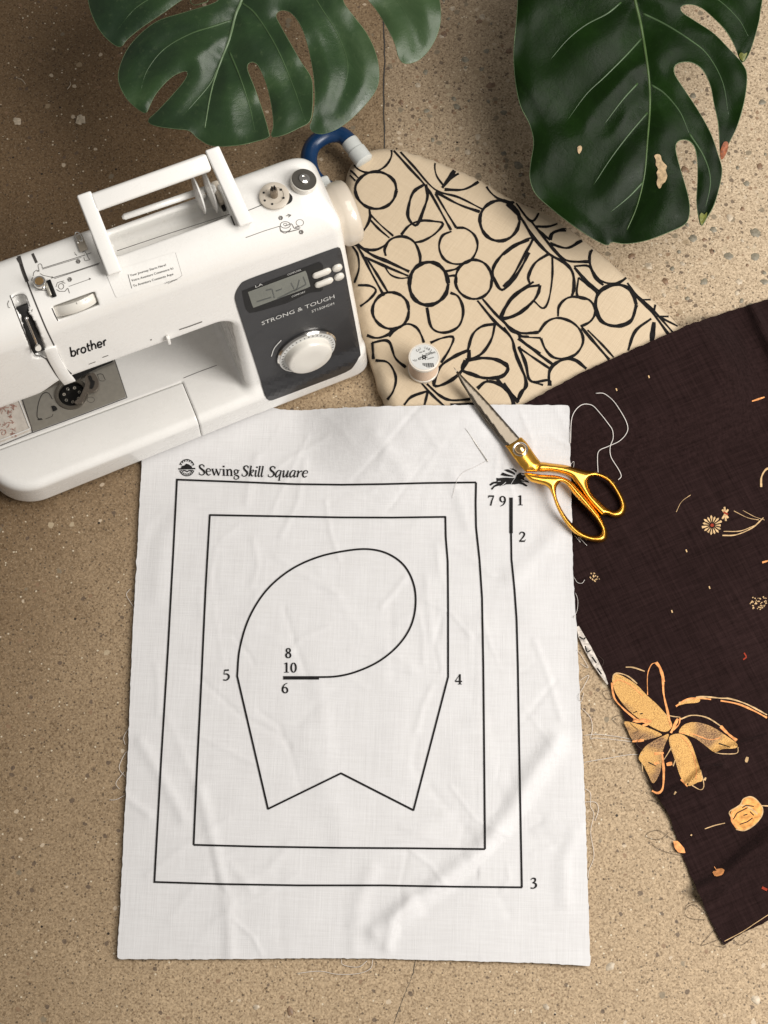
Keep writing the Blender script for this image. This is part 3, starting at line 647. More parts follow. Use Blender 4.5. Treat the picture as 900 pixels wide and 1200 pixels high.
for k in range(15):
    a = 2*pi*k/15; r0, r1 = 3.2, 11.2+random.uniform(-1.4, 1)
    pl.poly([(fx+r0*cos(a), fy+r0*sin(a)), (fx+r1*cos(a-.13), fy+r1*sin(a-.13)), (fx+(r1+.6)*cos(a), fy+(r1+.6)*sin(a)), (fx+r1*cos(a+.15), fy+r1*sin(a+.15))], grid=4)
for a, r in ((-2.2, 6), (-1.7, 8), (-1.0, 6), (2.1, 7), (1.5, 8.5), (1.0, 6)):
    pl.line([(850, 602), (850+r*.5*cos(a), 602+r*.5*sin(a)), (850+r*cos(a), 602+r*sin(a))], 2.2)
for _ in range(46):
    a = random.uniform(0, 2*pi); r = 10*math.sqrt(random.random()); x = 889+r*cos(a); y = 706+r*sin(a)*.9
    pl.line([(x, y), (x+random.uniform(-2, 2), y+random.uniform(-1.5, 1.5))], random.uniform(.7, 1.4), step=2)
for _ in range(14):
    a = random.uniform(0, 2*pi); r = 6*math.sqrt(random.random()); x = 697+r*cos(a); y = 676+r*sin(a)
    pl.line([(x, y), (x+random.uniform(-2, 2), y+random.uniform(-2, 2))], 1.4, step=2)
for x, y in [(722,455),(804,644),(831,687),(760,440),(787,715)]: pl.line([(x, y), (x+1, y+3)], 1.4, step=2)
pl.build('pale_print', dhit, .0005, M['pale'], df)
rd = Sheet(); rd.poly([(fx+2.3*cos(a), fy+2.3*sin(a)) for a in np.linspace(0, 6.1, 9)], grid=3)
rd.line([(848, 600), (853, 603)], 2); rd.line([(872,765),(875,770),(871,773)], 1.6, step=2); rd.line([(893,1040),(899,1043)], 3, step=2); rd.build('red_print', dhit, .0007, M['red'], df)
bk = Sheet()
for l in ([(665,400),(680,375),(720,355)],[(700,355),(715,345),(745,350)],[(690,420),(720,410),(740,395)],[(730,370),(745,385)],[(705,385),(720,380)]): bk.line(ZB(l), 1.2, step=2)
for l in ([(480,250),(520,256)],[(190,340),(210,330)],[(225,345),(240,342)],[(640,500),(700,520)],[(270,600),(310,620)]): bk.line(w_var(ZA(l), 1.2), step=2)
bk.build('dark_detail_print', dhit, .0007, M['ink'], df)
# turned selvage strip seen beside the white cloth
sv = Sheet(); sv.add(*ribbon(np.array([(677,734,3),(681,745,7),(689,760,8.5),(698,777,8),(707,792,5),(712,802,1.5)], float), 1))
so = sv.build('selvage', dhit, .0012, M['selvage'], df)
sk = Sheet()
for l in ([(679,746),(684,749),(686,747)],[(686,757),(688,764),(692,762)],[(694,770),(699,777)],[(700,783),(705,790)]): sk.line(l, 1.5, smooth=3, step=2)
sk.build('selvage_print', dhit, .0016, M['ink'], df)
# stitched hem line along lower corner
hm = Sheet(); hm.line([(849,1103),(870,1092),(885,1082),(905,1069)], .8, smooth=4); hm.build('hem_stitch', dhit, .0005, M['pale'], df)

# ---------------------------------------------------------------- white cotton square
wc_px = [(166,470),(250,468),(330,480),(352,481),(400,478),(450,476),(520,475),(600,474),(640,474.5),(667,475),(668,520),(670,600),(672,680),(676,740),(679,800),(683,880),(686,950),(689,1040),(692,1132),
 (640,1129),(580,1127),(500,1125),(430,1123),(350,1123),(270,1124),(200,1124),(137,1124),(141,1060),(146,960),(150,880),(153,800),(156,730),(160,660),(163,600),(166,548)]
WR = [ridge([(440,1092),(500,1050),(560,1000),(600,950),(650,872)], .0042, .010), ridge([(500,1062),(570,1012),(625,960)], -.0020, .008), ridge([(454,1110),(460,1080),(480,1055)], .0022, .006),
      ridge([(580,978),(620,972),(680,970)], .0018, .007), ridge([(415,1110),(420,1060),(435,1020)], .0014, .008), ridge([(165,870),(200,930),(215,960)], .0013, .006), ridge([(148,935),(175,955)], .0010, .004),
      ridge([(235,925),(255,1010),(268,1060),(270,1120)], .0014, .006), ridge([(620,900),(600,930),(570,900),(560,850)], .0012, .012), ridge([(535,870),(570,1000)], .0010, .014), ridge([(672,980),(660,1010),(662,1060)], .0012, .007),
      ridge([(360,860),(380,910),(395,960)], .0012, .014), ridge([(372,800),(385,880)], .0010, .010), ridge([(510,490),(550,560),(620,720)], .0012, .020), ridge([(480,520),(540,500),(600,560)], .0012, .012),
      ridge([(600,680),(640,640),(665,610)], .0016, .010), ridge([(500,545),(520,525),(560,520)], .0012, .008), ridge([(440,520),(475,560)], .0010, .008), ridge([(530,560),(548,620)], .001, .006), ridge([(210,600),(190,640),(185,700)], .0012, .010),
      ridge([(455,770),(470,900)], .0008, .018), ridge([(560,740),(640,800)], .0010, .014), ridge([(400,990),(450,1000),(520,960)], .0010, .010), ridge([(670,480),(676,560),(680,700),(686,850)], .0014, .010)]
_c = []
for _ in range(90):
    cx_, cy_ = random.uniform(170, 670), random.uniform(500, 1110); a_ = random.choice([random.gauss(-.75, .25), random.gauss(.9, .3), random.gauss(1.5, .2)]); l_ = random.uniform(15, 60)
    _c.append(([(cx_-l_*cos(a_), cy_-l_*sin(a_)), (cx_+random.gauss(0, 4), cy_+random.gauss(0, 4)), (cx_+l_*cos(a_), cy_+l_*sin(a_))], random.choice([-1, 1, 1])*random.uniform(.0002, .0007), random.uniform(.002, .005)))
for q, a_, w_ in _c: WR.append(ridge(q, a_, w_))
def white_h(x, y):
    z = .0040+np.where(x > .10, .0016, 0)*0+drape(x, y, .095)+.0005*(1+np.sin(x*22+2)*np.sin(y*19+x*8))+.00016*np.sin(x*130+y*40)*np.sin(y*115-x*30)
    for g in WR: z = z+g(x, y)
    near = smooth((x-.12)/.08)   # lies over the dark fabric on this side
    z = z+near*.0018
    return np.maximum(np.where(x > .09, np.maximum(z, dark_h(x, y)+.0013), z), .0035)
whit = hit_h(white_h)
wl = edge_jit(np.array(wc_px, float), .28)
v, f = fill([wl], 2.6)
wc = mesh('white_cloth', whit(v), f, M['cloth'], solid=.0005); fix_up(wc)
tag(wc, 'large white cotton cloth printed with nested black sewing lines and numbers', 'cloth')
class Lines:
    def line(s, *a, **k): q = Sheet(); q.line(*a, **k); q.build('printed_line', whit, .0007, M['ink'], wc)
pr_ = Lines()
main = [(207,562),(247,563.5),(300,565.5),(345,567.3),(400,568),(450,567.3),(500,566),(558,565.3),(557.5,590),(558,618),(562,655),(565,700),(566.5,780),(567.5,880),(568.5,995),(480,994),(400,993.5),(300,992),(227,990),(231,900),(236,800),(241,690),(246,603)]
pr_.line(main[:8], 2.2); pr_.line(main[7:15], 2.2); pr_.line(main[14:19], 2.2); pr_.line(main[18:23], 2.2)
pr_.line([(245.5,603.5),(300,604.5),(400,606.3),(460,606.5),(522.5,605.7)], 2.2)
pr_.line([(522,605),(522.5,630),(524.8,658),(525.2,700),(525.3,794)], 2.2)
pr_.line([(525.3,793),(484.5,950)], 2.2); pr_.line([(484.8,949.5),(399.5,906)], 2.2); pr_.line([(400,906),(314,948)], 2.2); pr_.line([(314.3,948.5),(278,792)], 2.2)
pr_.line([(278,793),(281,760),(292,724),(312,692),(340,668),(372,653),(405,645.5),(432,643.5),(455,649),(474,663),(485,685),(487,710),(481,735),(466,757),(444,775),(418,787),(395,792.5),(372,793.5)], 2.2, smooth=6)
pr_.line([(332,794.3),(374,794.3)], 4.0)
pr_.line([(207.5,561),(203,650),(197,760),(189,890),(181,1034)], 2.2); pr_.line([(180,1033.5),(260,1036),(350,1037.5),(450,1037.5),(530,1039),(612,1039.8)], 2.2)
pr_.line([(599,583),(599,625)], 4.0, step=3); pr_.line([(599,623),(599.5,655),(603,690),(605.5,725),(607,780),(608.3,860),(610,950),(611.7,1040)], 2.2)
for s, x, y, h in [('7',572,592,13),('9',585,593,13),('1',606,592,13),('2',608,635,13),('3',621,1041,13.5),('4',533,802,13.5),('5',261,797,13.5),('6',330,812,13),('8',334,771,13),('10',332,788,13)]:
    q = Sheet(); write(q, s, (x, y), (h*1.18, 0), (0, -h*.93)); q.build('printed_number', whit, .0007, M['ink'], wc)
pr_ = Sheet(); write(pr_, 'Sewing', (233, 556.5), (13.7, .45), (-.2, -12.4), track=.02, bold=1.0)
write(pr_, 'Skill', (282.8, 558.0), (13.3, .35), (-.2, -12.6), shear=.2, track=.0, bold=1.0)
write(pr_, 'Square', (313.5, 558.9), (14.4, .12), (-.2, -12.6), shear=.2, track=.01, bold=1.0)
tag(pr_.build('printed_title', whit, .0007, M['ink'], wc), kind='stuff'); pr_ = Sheet()
# round badge emblem
pr_.ell(219, 548, 8.8, 9.6, 1.0, a0=200, a1=340); pr_.ell(219, 548, 8.8, 9.6, 1.0, a0=20, a1=160)
for k in range(7):
    a = radians(205+k*21.5); x, y = 219+6.6*cos(a), 548+7.2*sin(a); pr_.line([(x, y), (x+2.2*cos(a+.5), y+2.2*sin(a+.5))], 1.0, step=1)
for k in range(9):
    a = radians(25+k*16); x, y = 219+6.2*cos(a), 548+6.8*sin(a); pr_.line([(x, y), (x+2.0*cos(a), y+2.0*sin(a))], 1.0, step=1)
pr_.line([(209,549.5),(229,549)], 1.6, step=2); pr_.poly([(212,549),(213,546),(216,545.5),(219,542.5),(222,545),(225,546),(226,549)], grid=4)
pr_.line([(214,552),(217,551),(219,553),(222,551),(225,552)], 1.3, step=2)
tag(pr_.build('badge_emblem', whit, .0007, M['ink'], wc), kind='stuff'); pr_ = Sheet()
# leaping hare emblem
def ZH(l): return [(550+p[0]*.1111, 520+p[1]*.1111) for p in l]
pr_.poly(ZH([(285,360),(300,345),(315,365),(370,355),(440,360),(490,365),(500,330),(520,305),(560,305),(600,320),(610,345),(580,355),(560,370),(600,385),(640,400),(640,415),(600,405),(560,395),(545,400),(600,425),(625,450),(615,462),(570,435),(530,420),(480,430),(400,425),(360,440),(330,450),(300,440),(260,460),(235,495),(220,485),(260,440),(300,420),(280,412),(240,430),(215,452),(203,438),(240,405),(290,395),(300,385)]), grid=6)
pr_.poly(ZH([(330,330),(345,300),(400,320),(470,340),(480,350),(400,345),(345,335)]), grid=6)
pr_.poly(ZH([(365,275),(400,265),(460,290),(500,325),(490,335),(430,305),(380,290)]), grid=6)
pr_.poly(ZH([(425,262),(460,255),(495,280),(515,300),(505,312),(470,280)]), grid=6)
tag(pr_.build('hare_emblem', whit, .0007, M['ink'], wc), kind='stuff')
gp = Sheet()
for l, w in (([(440,425),(465,385),(480,365)],.35),([(330,448),(360,430),(385,405)],.6),([(548,318),(575,330),(595,325)],.9),([(545,380),(590,395)],.5),([(300,398),(330,395)],.5)): gp.line(ZH(l), w, smooth=3, step=2)
gp.build('emblem_highlight', whit, .0011, M['cloth'], wc)

# frayed threads along the cloth edges (parts of the cloth), and dark ones on the brown fabric
def th_on(name, px, r, mat, parent, hf=None, lift=.0009, wob=.6, sm=5):
    p = cr(np.array(px, float)+rng.normal(0, wob*.3, (len(px), 2)), sm); h = hf(p)
    h[:, 2] += lift+.0006*np.abs(np.sin(np.arange(len(h))*.45)); return tube(name, h, r, mat, parent, 5)
allh = hit_h(lambda x, y: np.maximum(np.where(inside(DKW, x, y), dark_h(x, y), 0), np.where(inside(WCW, x, y), white_h(x, y), 0)))
DKW = P(*np.array(dk_px, float).T, .004)[:, :2]; WCW = P(*np.array(wc_px, float).T, .005)[:, :2]
for l in [[(668,545),(672,541),(672,548),(668,555)],[(673,628),(680,636),(678,630),(688,640)],[(672,676),(676,683),(682,684),(685,680)],[(674,695),(677,704),(676,716),(672,724),(675,722)],[(676,762),(682,770),(689,783),(680,778)],
          [(679,798),(690,792),(684,805),(678,815),(681,823),(684,812)],[(681,830),(692,842),(694,856),(692,866),(700,865),(740,869)],[(683,894),(705,890),(735,885),(752,885)],[(684,924),(692,930),(692,945),(696,955),(692,975),(696,1003),(690,1020),(689,1030)],
          [(684,940),(698,941),(701,950),(697,962)],[(684,862),(700,861),(725,864),(745,868)],[(348,1141),(375,1138),(395,1142),(420,1141),(434,1135),(437,1124)],[(400,1124),(402,1131),(420,1134),(430,1126)],
          [(153,690),(148,697),(152,705),(157,712)],[(150,855),(145,865),(147,873)],[(148,912),(140,900),(146,885),(150,880)],[(147,932),(137,937),(128,938)],[(145,905),(136,918),(140,925)]]:
    th_on('frayed_thread', l, .00022, M['thread'], wc, allh)
for l in [[(745,843),(739,848),(748,856),(742,860)],[(753,862),(746,872),(754,880)],[(790,985),(770,973),(756,980),(772,984),(784,976)],[(800,1003),(785,1000),(771,995),(764,990)],[(781,950),(768,940),(760,938)],
          [(826,1070),(812,1060),(802,1068),(808,1076),(826,1078)],[(838,1088),(828,1100),(822,1108),(845,1100)],[(845,1103),(850,1110),(838,1108)],[(822,1055),(806,1060),(803,1066)],[(760,920),(752,905),(757,898)],
          [(700,768),(707,775),(704,783)],[(714,808),(706,812),(712,820),(720,818)],[(727,838),(718,842),(724,850)],[(860,1102),(868,1108),(880,1100)]]:
    th_on('frayed_thread', l, .0002, M['darkthread'], df, allh)
def thing_thread(px, label, r=.00035, mat='thread', cat='thread', lift=.0008, hf=None, group=None):
    o = th_on('loose_thread', px, r, M[mat], None, hf or allh, lift); tag(o, label, cat, group); return o
thing_thread([(668,520),(670,490),(680,476),(692,475),(702,484),(711,495),(717,504),(718,514),(715,524),(716,536),(723,548),(728,558),(724,563)], 'pale thread looping out of the white cloth corner onto the brown fabric', .0004)
thing_thread([(698,461),(708,462),(718,470),(727,482),(735,498),(734,508),(725,518),(712,524),(702,529),(700,538),(701,556)], 'pale thread on the brown fabric, the one whose free end reaches highest towards the board', .0004)
th = whit(np.array([(545,502),(558,521),(570,539)], float)); th[:, 2] += .0012
nd = empty('sewing_needle', tuple(th[1])); tag(nd, 'thin steel sewing needle lying on the white cloth left of the scissors', 'needle')
put(tube('shaft', np.array([th[0], th[0]*.7+th[2]*.3, th[2]]), [.0001, .0003, .00033], M['steel'], sides=8), nd)
e0 = th[2]; dr = (th[2]-th[0])/np.linalg.norm(th[2]-th[0]); put(tube('eye', [e0-dr*.001, e0+dr*.0015, e0+dr*.003], [.00033, .00045, .0002], M['steel'], sides=8), nd)
thing_thread([(571,540),(560,546),(545,553),(536,562),(532,575),(530,584)], 'faint white thread trailing from the needle over the white cloth', .00016, lift=.0006)

# ================================================================ SEWING MACHINE (local mm frame, signed distance body)
AN = radians(22.2); OR = P(432, 436, 0)
UX = np.array([cos(AN), sin(AN), 0]); UY = np.array([-sin(AN), cos(AN), 0])
sm = empty('sewing_machine', tuple(OR), AN); sm['_M'] = 1
tag(sm, 'white sewing machine with grey control panel and raised carry handle', 'sewing machine')
def to_local(w):  # world m -> local m
    q = np.asarray(w)-OR; return np.stack([q@UX, q@UY, q[..., 2]], -1)
def to_world(l): l = np.asarray(l)/1000.; return OR+l[..., :1]*UX+l[..., 1:2]*UY+l[..., 2:3]*np.array([0, 0, 1.])
def rmax(a, b, r): return np.minimum(-r, np.maximum(a, b))+np.hypot(np.maximum(r+a, 0), np.maximum(r+b, 0))
def rmin(a, b, r): return np.maximum(r, np.minimum(a, b))-np.hypot(np.maximum(r-a, 0), np.maximum(r-b, 0))
ca = cos(atan(.14))
def front(y, z, y0): return -(y-(y0+.14*z))*ca
def sd_frame(x, y, z):   # arm, head and column in one smooth C
    tp = z-289; rt = x-1.5+.040*z; hb = 178-10*smooth((-300-x)/30)
    a = rmax(front(y, z, -.8), tp, 34); a = rmax(a, y-112, 12)
    b = rmax(tp, rmax(rt, -404-x, 10), 32); a = rmax(a, b, 10)
    return rmax(rmax(a, rmin(hb-z, -130-x, 18), 9), 6-z, 6)
def rrect(x, y, x0, x1, y0, y1, r):
    cx, cy = (x0+x1)/2, (y0+y1)/2; hx, hy = (x1-x0)/2-r, (y1-y0)/2-r
    dx, dy = np.abs(x-cx)-hx, np.abs(y-cy)-hy
    return np.hypot(np.maximum(dx, 0), np.maximum(dy, 0))+np.minimum(np.maximum(dx, dy), 0)-r
def sd_bed(x, y, z):
    yf = -1.0+.030*x
    a = rmax(yf-y, -404-x, 48); a = rmax(a, y-112, 14); a = rmax(a, x+1, 16)
    a = rmax(a, z-48, 9); return rmax(a, 6-z, 6)
def sd_base(x, y, z):
    return rmin(sd_frame(x, y, z), sd_bed(x, y, z), 8)
def sd_box(x, y, z, x0, x1, y0, y1, z0, z1, r=1.0):
    return rmax(rmax(np.maximum(x0-x, x-x1), np.maximum(y0-y, y-y1), r), np.maximum(z0-z, z-z1), r)
CL = to_local(CAM)*1000
def trace(px, py, sd=sd_base):
    d = rays(px, py); d = d/np.linalg.norm(d, axis=-1, keepdims=True)
    d = np.stack([d@UX, d@UY, d[..., 2]], -1)
    t = (CL[2]-345)/(-d[..., 2]); p = CL+d*t[..., None]
    for _ in range(70):
        s = sd(p[..., 0], p[..., 1], p[..., 2]); p = p+d*np.clip(s, -20, 60)[..., None]*.9
    return p
def mhit(pts): pts = np.asarray(pts, float); return to_world(trace(pts[:, 0], pts[:, 1]))
def bedhit(pts): pts = np.asarray(pts, float); return to_world(trace(pts[:, 0], pts[:, 1], sd_bed))
def m1(px, py): return trace(np.array([px], float), np.array([py], float))[0]
def lpt(px, py, z): return to_local(P(px, py, z/1000.))*1000
def nrm(p, sd=sd_base):
    e = .3; g = np.array([sd(p[0]+e, p[1], p[2])-sd(p[0]-e, p[1], p[2]), sd(p[0], p[1]+e, p[2])-sd(p[0], p[1]-e, p[2]), sd(p[0], p[1], p[2]+e)-sd(p[0], p[1], p[2]-e)], float)
    return g/np.linalg.norm(g)
# cuts, located on the real surface
slotA = [m1(*q) for q in ((22.5, 351), (36, 385), (46, 413))]
DW = [m1(*q) for q in ((62, 358), (112, 343), (115, 360), (68, 373))]
dwc = np.mean(DW, 0); dwn = nrm(dwc); dwx = np.array([1., 0, 0]); dwy = np.cross(dwn, dwx)
recx0, recx1 = -218, -106
WS = trace(np.array([321.5]), np.array([231.]))[0]
def seg3(x, y, z, a, b):
    e = b-a; L = e@e; t = np.clip(((x-a[0])*e[0]+(y-a[1])*e[1]+(z-a[2])*e[2])/L, 0, 1)
    return np.sqrt((x-a[0]-t*e[0])**2+(y-a[1]-t*e[1])**2+(z-a[2]-t*e[2])**2)
def sd_body(x, y, z):
    s = sd_base(x, y, z)
    # spool trough, open at the back
    c = sd_box(x, y, z, recx0, recx1, 74, 130, 270, 330, 5); s = rmax(s, -c, 2.0)
    c = sd_box(x, y, z, recx0, recx1, 74, 106, 252, 330, 5); s = rmax(s, -c, 2.0)
    # take-up lever slot
    for a, b in ((slotA[0], slotA[1]), (slotA[1], slotA[2])): s = np.maximum(s, -(seg3(x, y, z, a-np.array([0, 0, 3]), b-np.array([0, 0, 3]))-6.5))
    # tension wheel window
    u = (x-dwc[0]); v_ = (y-dwc[1])*dwy[1]+(z-dwc[2])*dwy[2]; w = (y-dwc[1])*dwn[1]+(z-dwc[2])*dwn[2]
    s = np.maximum(s, -np.maximum(np.maximum(np.abs(u)-20, np.abs(v_)-7), np.abs(w)-9))
    # bobbin well in the bed
    s = np.maximum(s, -np.maximum(np.maximum(np.hypot(x-BW[0], y-BW[1])-16.2, 36-z), z-80))
    # free arm / accessory box separation
    return s
BW = lpt(84, 462, 48)
def in_box(x, y, z): return np.maximum(np.maximum(x+188, y-41), z-75)
def sd_body2(x, y, z): return rmax(sd_body(x, y, z), -(in_box(x, y, z)-.35), .4)
def sd_acc(x, y, z): return rmax(sd_bed(x, y, z), in_box(x, y, z)+.35, .8)
def nets(sd, lo, hi, h):
    xs = [np.arange(lo[k], hi[k]+h, h) for k in range(3)]; G = np.meshgrid(*xs, indexing='ij')
    Fv = sd(*G).astype(np.float32); neg = Fv < 0; sh_ = np.array(Fv.shape)-1
    cnt = np.zeros(sh_, np.int8)
    for a in (0, 1):
        for b in (0, 1):
            for c in (0, 1): cnt += neg[a:a+sh_[0], b:b+sh_[1], c:c+sh_[2]]
    act = (cnt > 0) & (cnt < 8); idx = -np.ones(sh_, int); I = np.argwhere(act); idx[act] = np.arange(len(I))
    acc = np.zeros((len(I), 3)); num = np.zeros(len(I)); cor = [(a, b, c) for a in (0, 1) for b in (0, 1) for c in (0, 1)]
    val = {c: Fv[I[:, 0]+c[0], I[:, 1]+c[1], I[:, 2]+c[2]] for c in cor}
    for c in cor:
        for ax in range(3):
            if c[ax] == 0:
                e = list(c); e[ax] = 1; e = tuple(e); a, b = val[c], val[e]; cr_ = (a < 0) != (b < 0)
                t = np.where(cr_, a/np.where(a == b, 1, a-b), 0); p = np.tile(np.array(c, float), (len(I), 1)); p[:, ax] += t
                acc[cr_] += p[cr_]; num[cr_] += 1
    V = (I+acc/num[:, None])*h+np.array(lo)
    Q = []
    for ax in range(3):
        o1, o2 = [(1, 2), (2, 0), (0, 1)][ax]
        sl0 = [slice(None)]*3; sl1 = [slice(None)]*3; sl0[ax] = slice(0, -1); sl1[ax] = slice(1, None)
        A, B = neg[tuple(sl0)], neg[tuple(sl1)]; E = np.argwhere(A != B); ok = (E[:, o1] > 0) & (E[:, o2] > 0) & (E[:, o1] < sh_[o1]) & (E[:, o2] < sh_[o2]); E = E[ok]
        inn = A[tuple(E.T)]
        def g(d1, d2):
            e = E.copy(); e[:, o1] += d1; e[:, o2] += d2; return idx[tuple(e.T)]
        q = np.stack([g(-1, -1), g(0, -1), g(0, 0), g(-1, 0)], 1); q[~inn] = q[~inn][:, ::-1]; Q.append(q)
    Q = np.vstack(Q)
    for _ in range(2):   # pull onto the true surface
        e = .25; x, y, z = V.T; f0 = sd(x, y, z)
        g = np.stack([sd(x+e, y, z)-f0, sd(x, y+e, z)-f0, sd(x, y, z+e)-f0], 1)/e; g /= np.maximum((g**2).sum(1), .25)[:, None]
        V = V-np.clip(g*f0[:, None], -h*.5, h*.5)
    return V, Q
def sdf_part(name, sd, lo, hi, h, mat, parent):
    V, Q = nets(sd, lo, hi, h); m = bpy.data.meshes.new(name)
    m.vertices.add(len(V)); m.vertices.foreach_set('co', (V/1000).ravel())
    m.loops.add(Q.size); m.loops.foreach_set('vertex_index', Q.ravel().astype(np.int32))
    m.polygons.add(len(Q)); m.polygons.foreach_set('loop_start', np.arange(0, Q.size, 4, dtype=np.int32))
    m.update(calc_edges=True); m.validate(); m.materials.append(mat); m.shade_smooth()
    o = bpy.data.objects.new(name, m); COL.objects.link(o); o.parent = parent
    return o
bo = sdf_part('body', sd_body2, (-410, -18, 0), (6, 120, 295), 1.6, M['white'], sm)
ac = sdf_part('accessory_box', sd_acc, (-410, -18, 0), (-180, 48, 60), 1.4, M['white'], sm)
for a in ((-370, 30), (-20, 15), (-20, 95), (-380, 95)):
    lathe('rubber_foot', [(.008, 0), (.009, .002), (.009, .007)], M['black'], sm, (a[0]/1000, a[1]/1000, 0))
def mm(*a): return tuple(x/1000 for x in a)
def drp(name, mat, off=.0004):  # draped print on the machine
    s = Sheet(); s.done = lambda: s.build(name, mhit, off, M[mat], sm); return s
# control panel inlay
pan = [(276,353),(276.5,344),(281,335.5),(290,328.5),(340,310.5),(392,291.6),(397,291.5),(400.5,296),(410,346),(422,410),(421,418),(416,427),(406,436),(365,452),(321,468.5),(315.5,469.5),(311.8,466.5),(310,461),(302,435),(293,407),(284,379)]
s = drp('control_panel', 'panel', .0016); v, f = fill([cr(pan, 3, True)], 5); s.add(v, f); po = s.done()
po.modifiers.new('t', 'SOLIDIFY').thickness = .0016
def ZP(l): return [(270+p[0]*.17778, 280+p[1]*.17778) for p in l]
s = drp('display_surround', 'black', .0020); s.poly(ZP([(75,345),(590,150),(612,175),(610,345),(520,355),(370,425),(180,480),(120,490),(95,450)]), grid=5); s.done()
s = drp('display', 'lcd', .0024); s.poly(ZP([(115,350),(498,208),(528,315),(150,455)]), grid=5); dso = s.done()
s = drp('panel_print', 'label', .0028)
d1 = np.array([.9375, -.348])
def pl_text(s, t, px, py, width, h, ang=-20.5, slant=0):
    u = np.array([cos(radians(ang)), sin(radians(ang))]); vv = np.array([-.17+slant, -1])*h; text2d(s, t, (px, py), u*1.0, vv, fit=width)
pl_text(s, 'STRONG & TOUGH', 307, 381.2, 91, 4.2, -20.6); pl_text(s, 'ST150HDH', 365.5, 366.5, 28, 2.8, -20.6)
pl_text(s, 'LA', 299.5, 337.2, 9, 2.6); pl_text(s, 'COMPUTER', 337, 323, 17, 1.8); pl_text(s, 'COMFORT', 342, 348.6, 17, 1.8)
s.line(ZP([(270,775),(290,720),(335,668)]), 1.0, smooth=4, step=2); s.done()
s = drp('display_digits', 'lcdink', .0028)
for l in ([(235,340),(275,330),(290,390)],[(300,345),(340,330)],[(310,395),(440,330),(455,270)],[(400,290),(420,330)],[(175,415),(270,385)],[(480,250),(500,300),(420,345)]): s.line(ZP(l), 1.2, step=2)
s.done()
def frame_at(px, py):
    p = m1(px, py); n_ = nrm(p); x_ = np.array([1., 0, 0]); x_ -= n_*(x_@n_); x_ /= np.linalg.norm(x_); return p, x_, np.cross(n_, x_), n_
def capsule(name, px, py, w, h, t, mat, sub=None):
    p, x_, y_, n_ = frame_at(px, py); r = h/2; prof = []
    for k in range(28):
        a = 2*pi*k/28; cx = (w/2-r)*(1 if cos(a) > 0 else -1); prof.append((cx+r*cos(a), r*sin(a)))
    V = []; 
    for sc_, z in ((1, .3), (1, t*.7+1), (.86, t+1), (.0, t*1.08+1)):
        for a, b in prof: V.append((p+x_*a*sc_+y_*b*sc_+n_*z)/1000)
    n = 28; Fc = [(k*n+i, k*n+(i+1) % n, (k+1)*n+(i+1) % n, (k+1)*n+i) for k in range(3) for i in range(n)]
    return mesh(name, V, Fc, M[mat], sm)
capsule('button', 376.2, 318.5, 19, 7.5, 2.6, 'white2'); capsule('button', 378.8, 329.4, 19, 7.5, 2.6, 'white2')
capsule('button', 394.4, 312.2, 10, 9, 2.6, 'white2'); capsule('button', 396.6, 322.6, 10, 9, 2.6, 'white2')
def lt(seq, p, n_): return lathe
p, x_, y_, n_ = frame_at(358.5, 409)
lathe('dial_ring', [(.0, .0), (.0318, 0), (.0318, .002), (.0305, .0035), (.024, .0035), (.024, .0005)], M['chrome'], sm, mm(*(p+n_*1.4)), tuple(n_), 56)
lathe('dial_scale', [(.0236, 0), (.0236, .0), (.0296, .0002), (.0296, 0)], M['label'], sm, mm(*(p+n_*5.05)), tuple(n_), 56)
lathe('dial_knob', [(.0245, .001), (.0240, .0100), (.0230, .0122), (.0210, .0132), (.010, .0128), (.0001, .0127)], M['white2'], sm, mm(*(p+n_*1)), tuple(n_), 56)
# dial markings
s = []; V = []; Fc = []
for k in range(30):
    a = radians(-60+k*9.5); r0, r1 = 26.3, 28.3; c = p+n_*5.45
    for r, da in ((r0, -.02), (r1, -.02), (r1, .02), (r0, .02)): V.append((c+(x_*cos(a+da)+y_*sin(a+da))*r)/1000)
    b = 4*k; Fc.append((b, b+1, b+2, b+3))
mesh('dial_marks', V, Fc, M['greyprint'], sm, False)

# maker's lettering, seams and diagrams
s = drp('logo_lettering', 'ink', .0005); write(s, 'brother', (83.2, 418.8), (9.6, -3.2), (-1.8, -11.2), RG, track=.03); s.done()
s = drp('seam', 'seam', .0003)
for l, w in [([(17.5,290),(20,303),(26,313),(34,336)],1.9),([(34,336),(42,356),(54,385),(66,410)],1.7),([(66,410),(75,429),(81,436),(88,441)],1.8),([(22,300),(27,317),(32,330)],4.2),
  ([(54,420),(62,433),(68,442),(75,450)],1.6),([(12,346),(14,352),(38,411),(48,417),(54,421)],1.2),([(120,309),(160,297),(205,284),(230,277)],.0),
  ([(215,443),(235,435),(254,428)],.7),([(99,287),(106,293),(118,318)],0),([(137,294),(200,273),(269,251)],.8),([(290,247),(300,243),(307,240)],.8),([(60,326),(90,317),(117,308)],.7),
  ([(38,297),(43,308)],3.2),([(125,318),(118,303),(108,276)],.9),([(140,314),(138.5,311)],.9),([(275,264),(270.5,253)],1.6),([(294,256.5),(286,242),(274,214)],.9),([(61,361),(64,368),(68,376)],1.2)]:
    if w: s.line(l, w, smooth=4, step=2.5)
s.done()
s = drp('threading_diagram', 'greyprint', .0004)
D2 = lambda l: [(p[0]*.14444, 280+p[1]*.14444) for p in l]
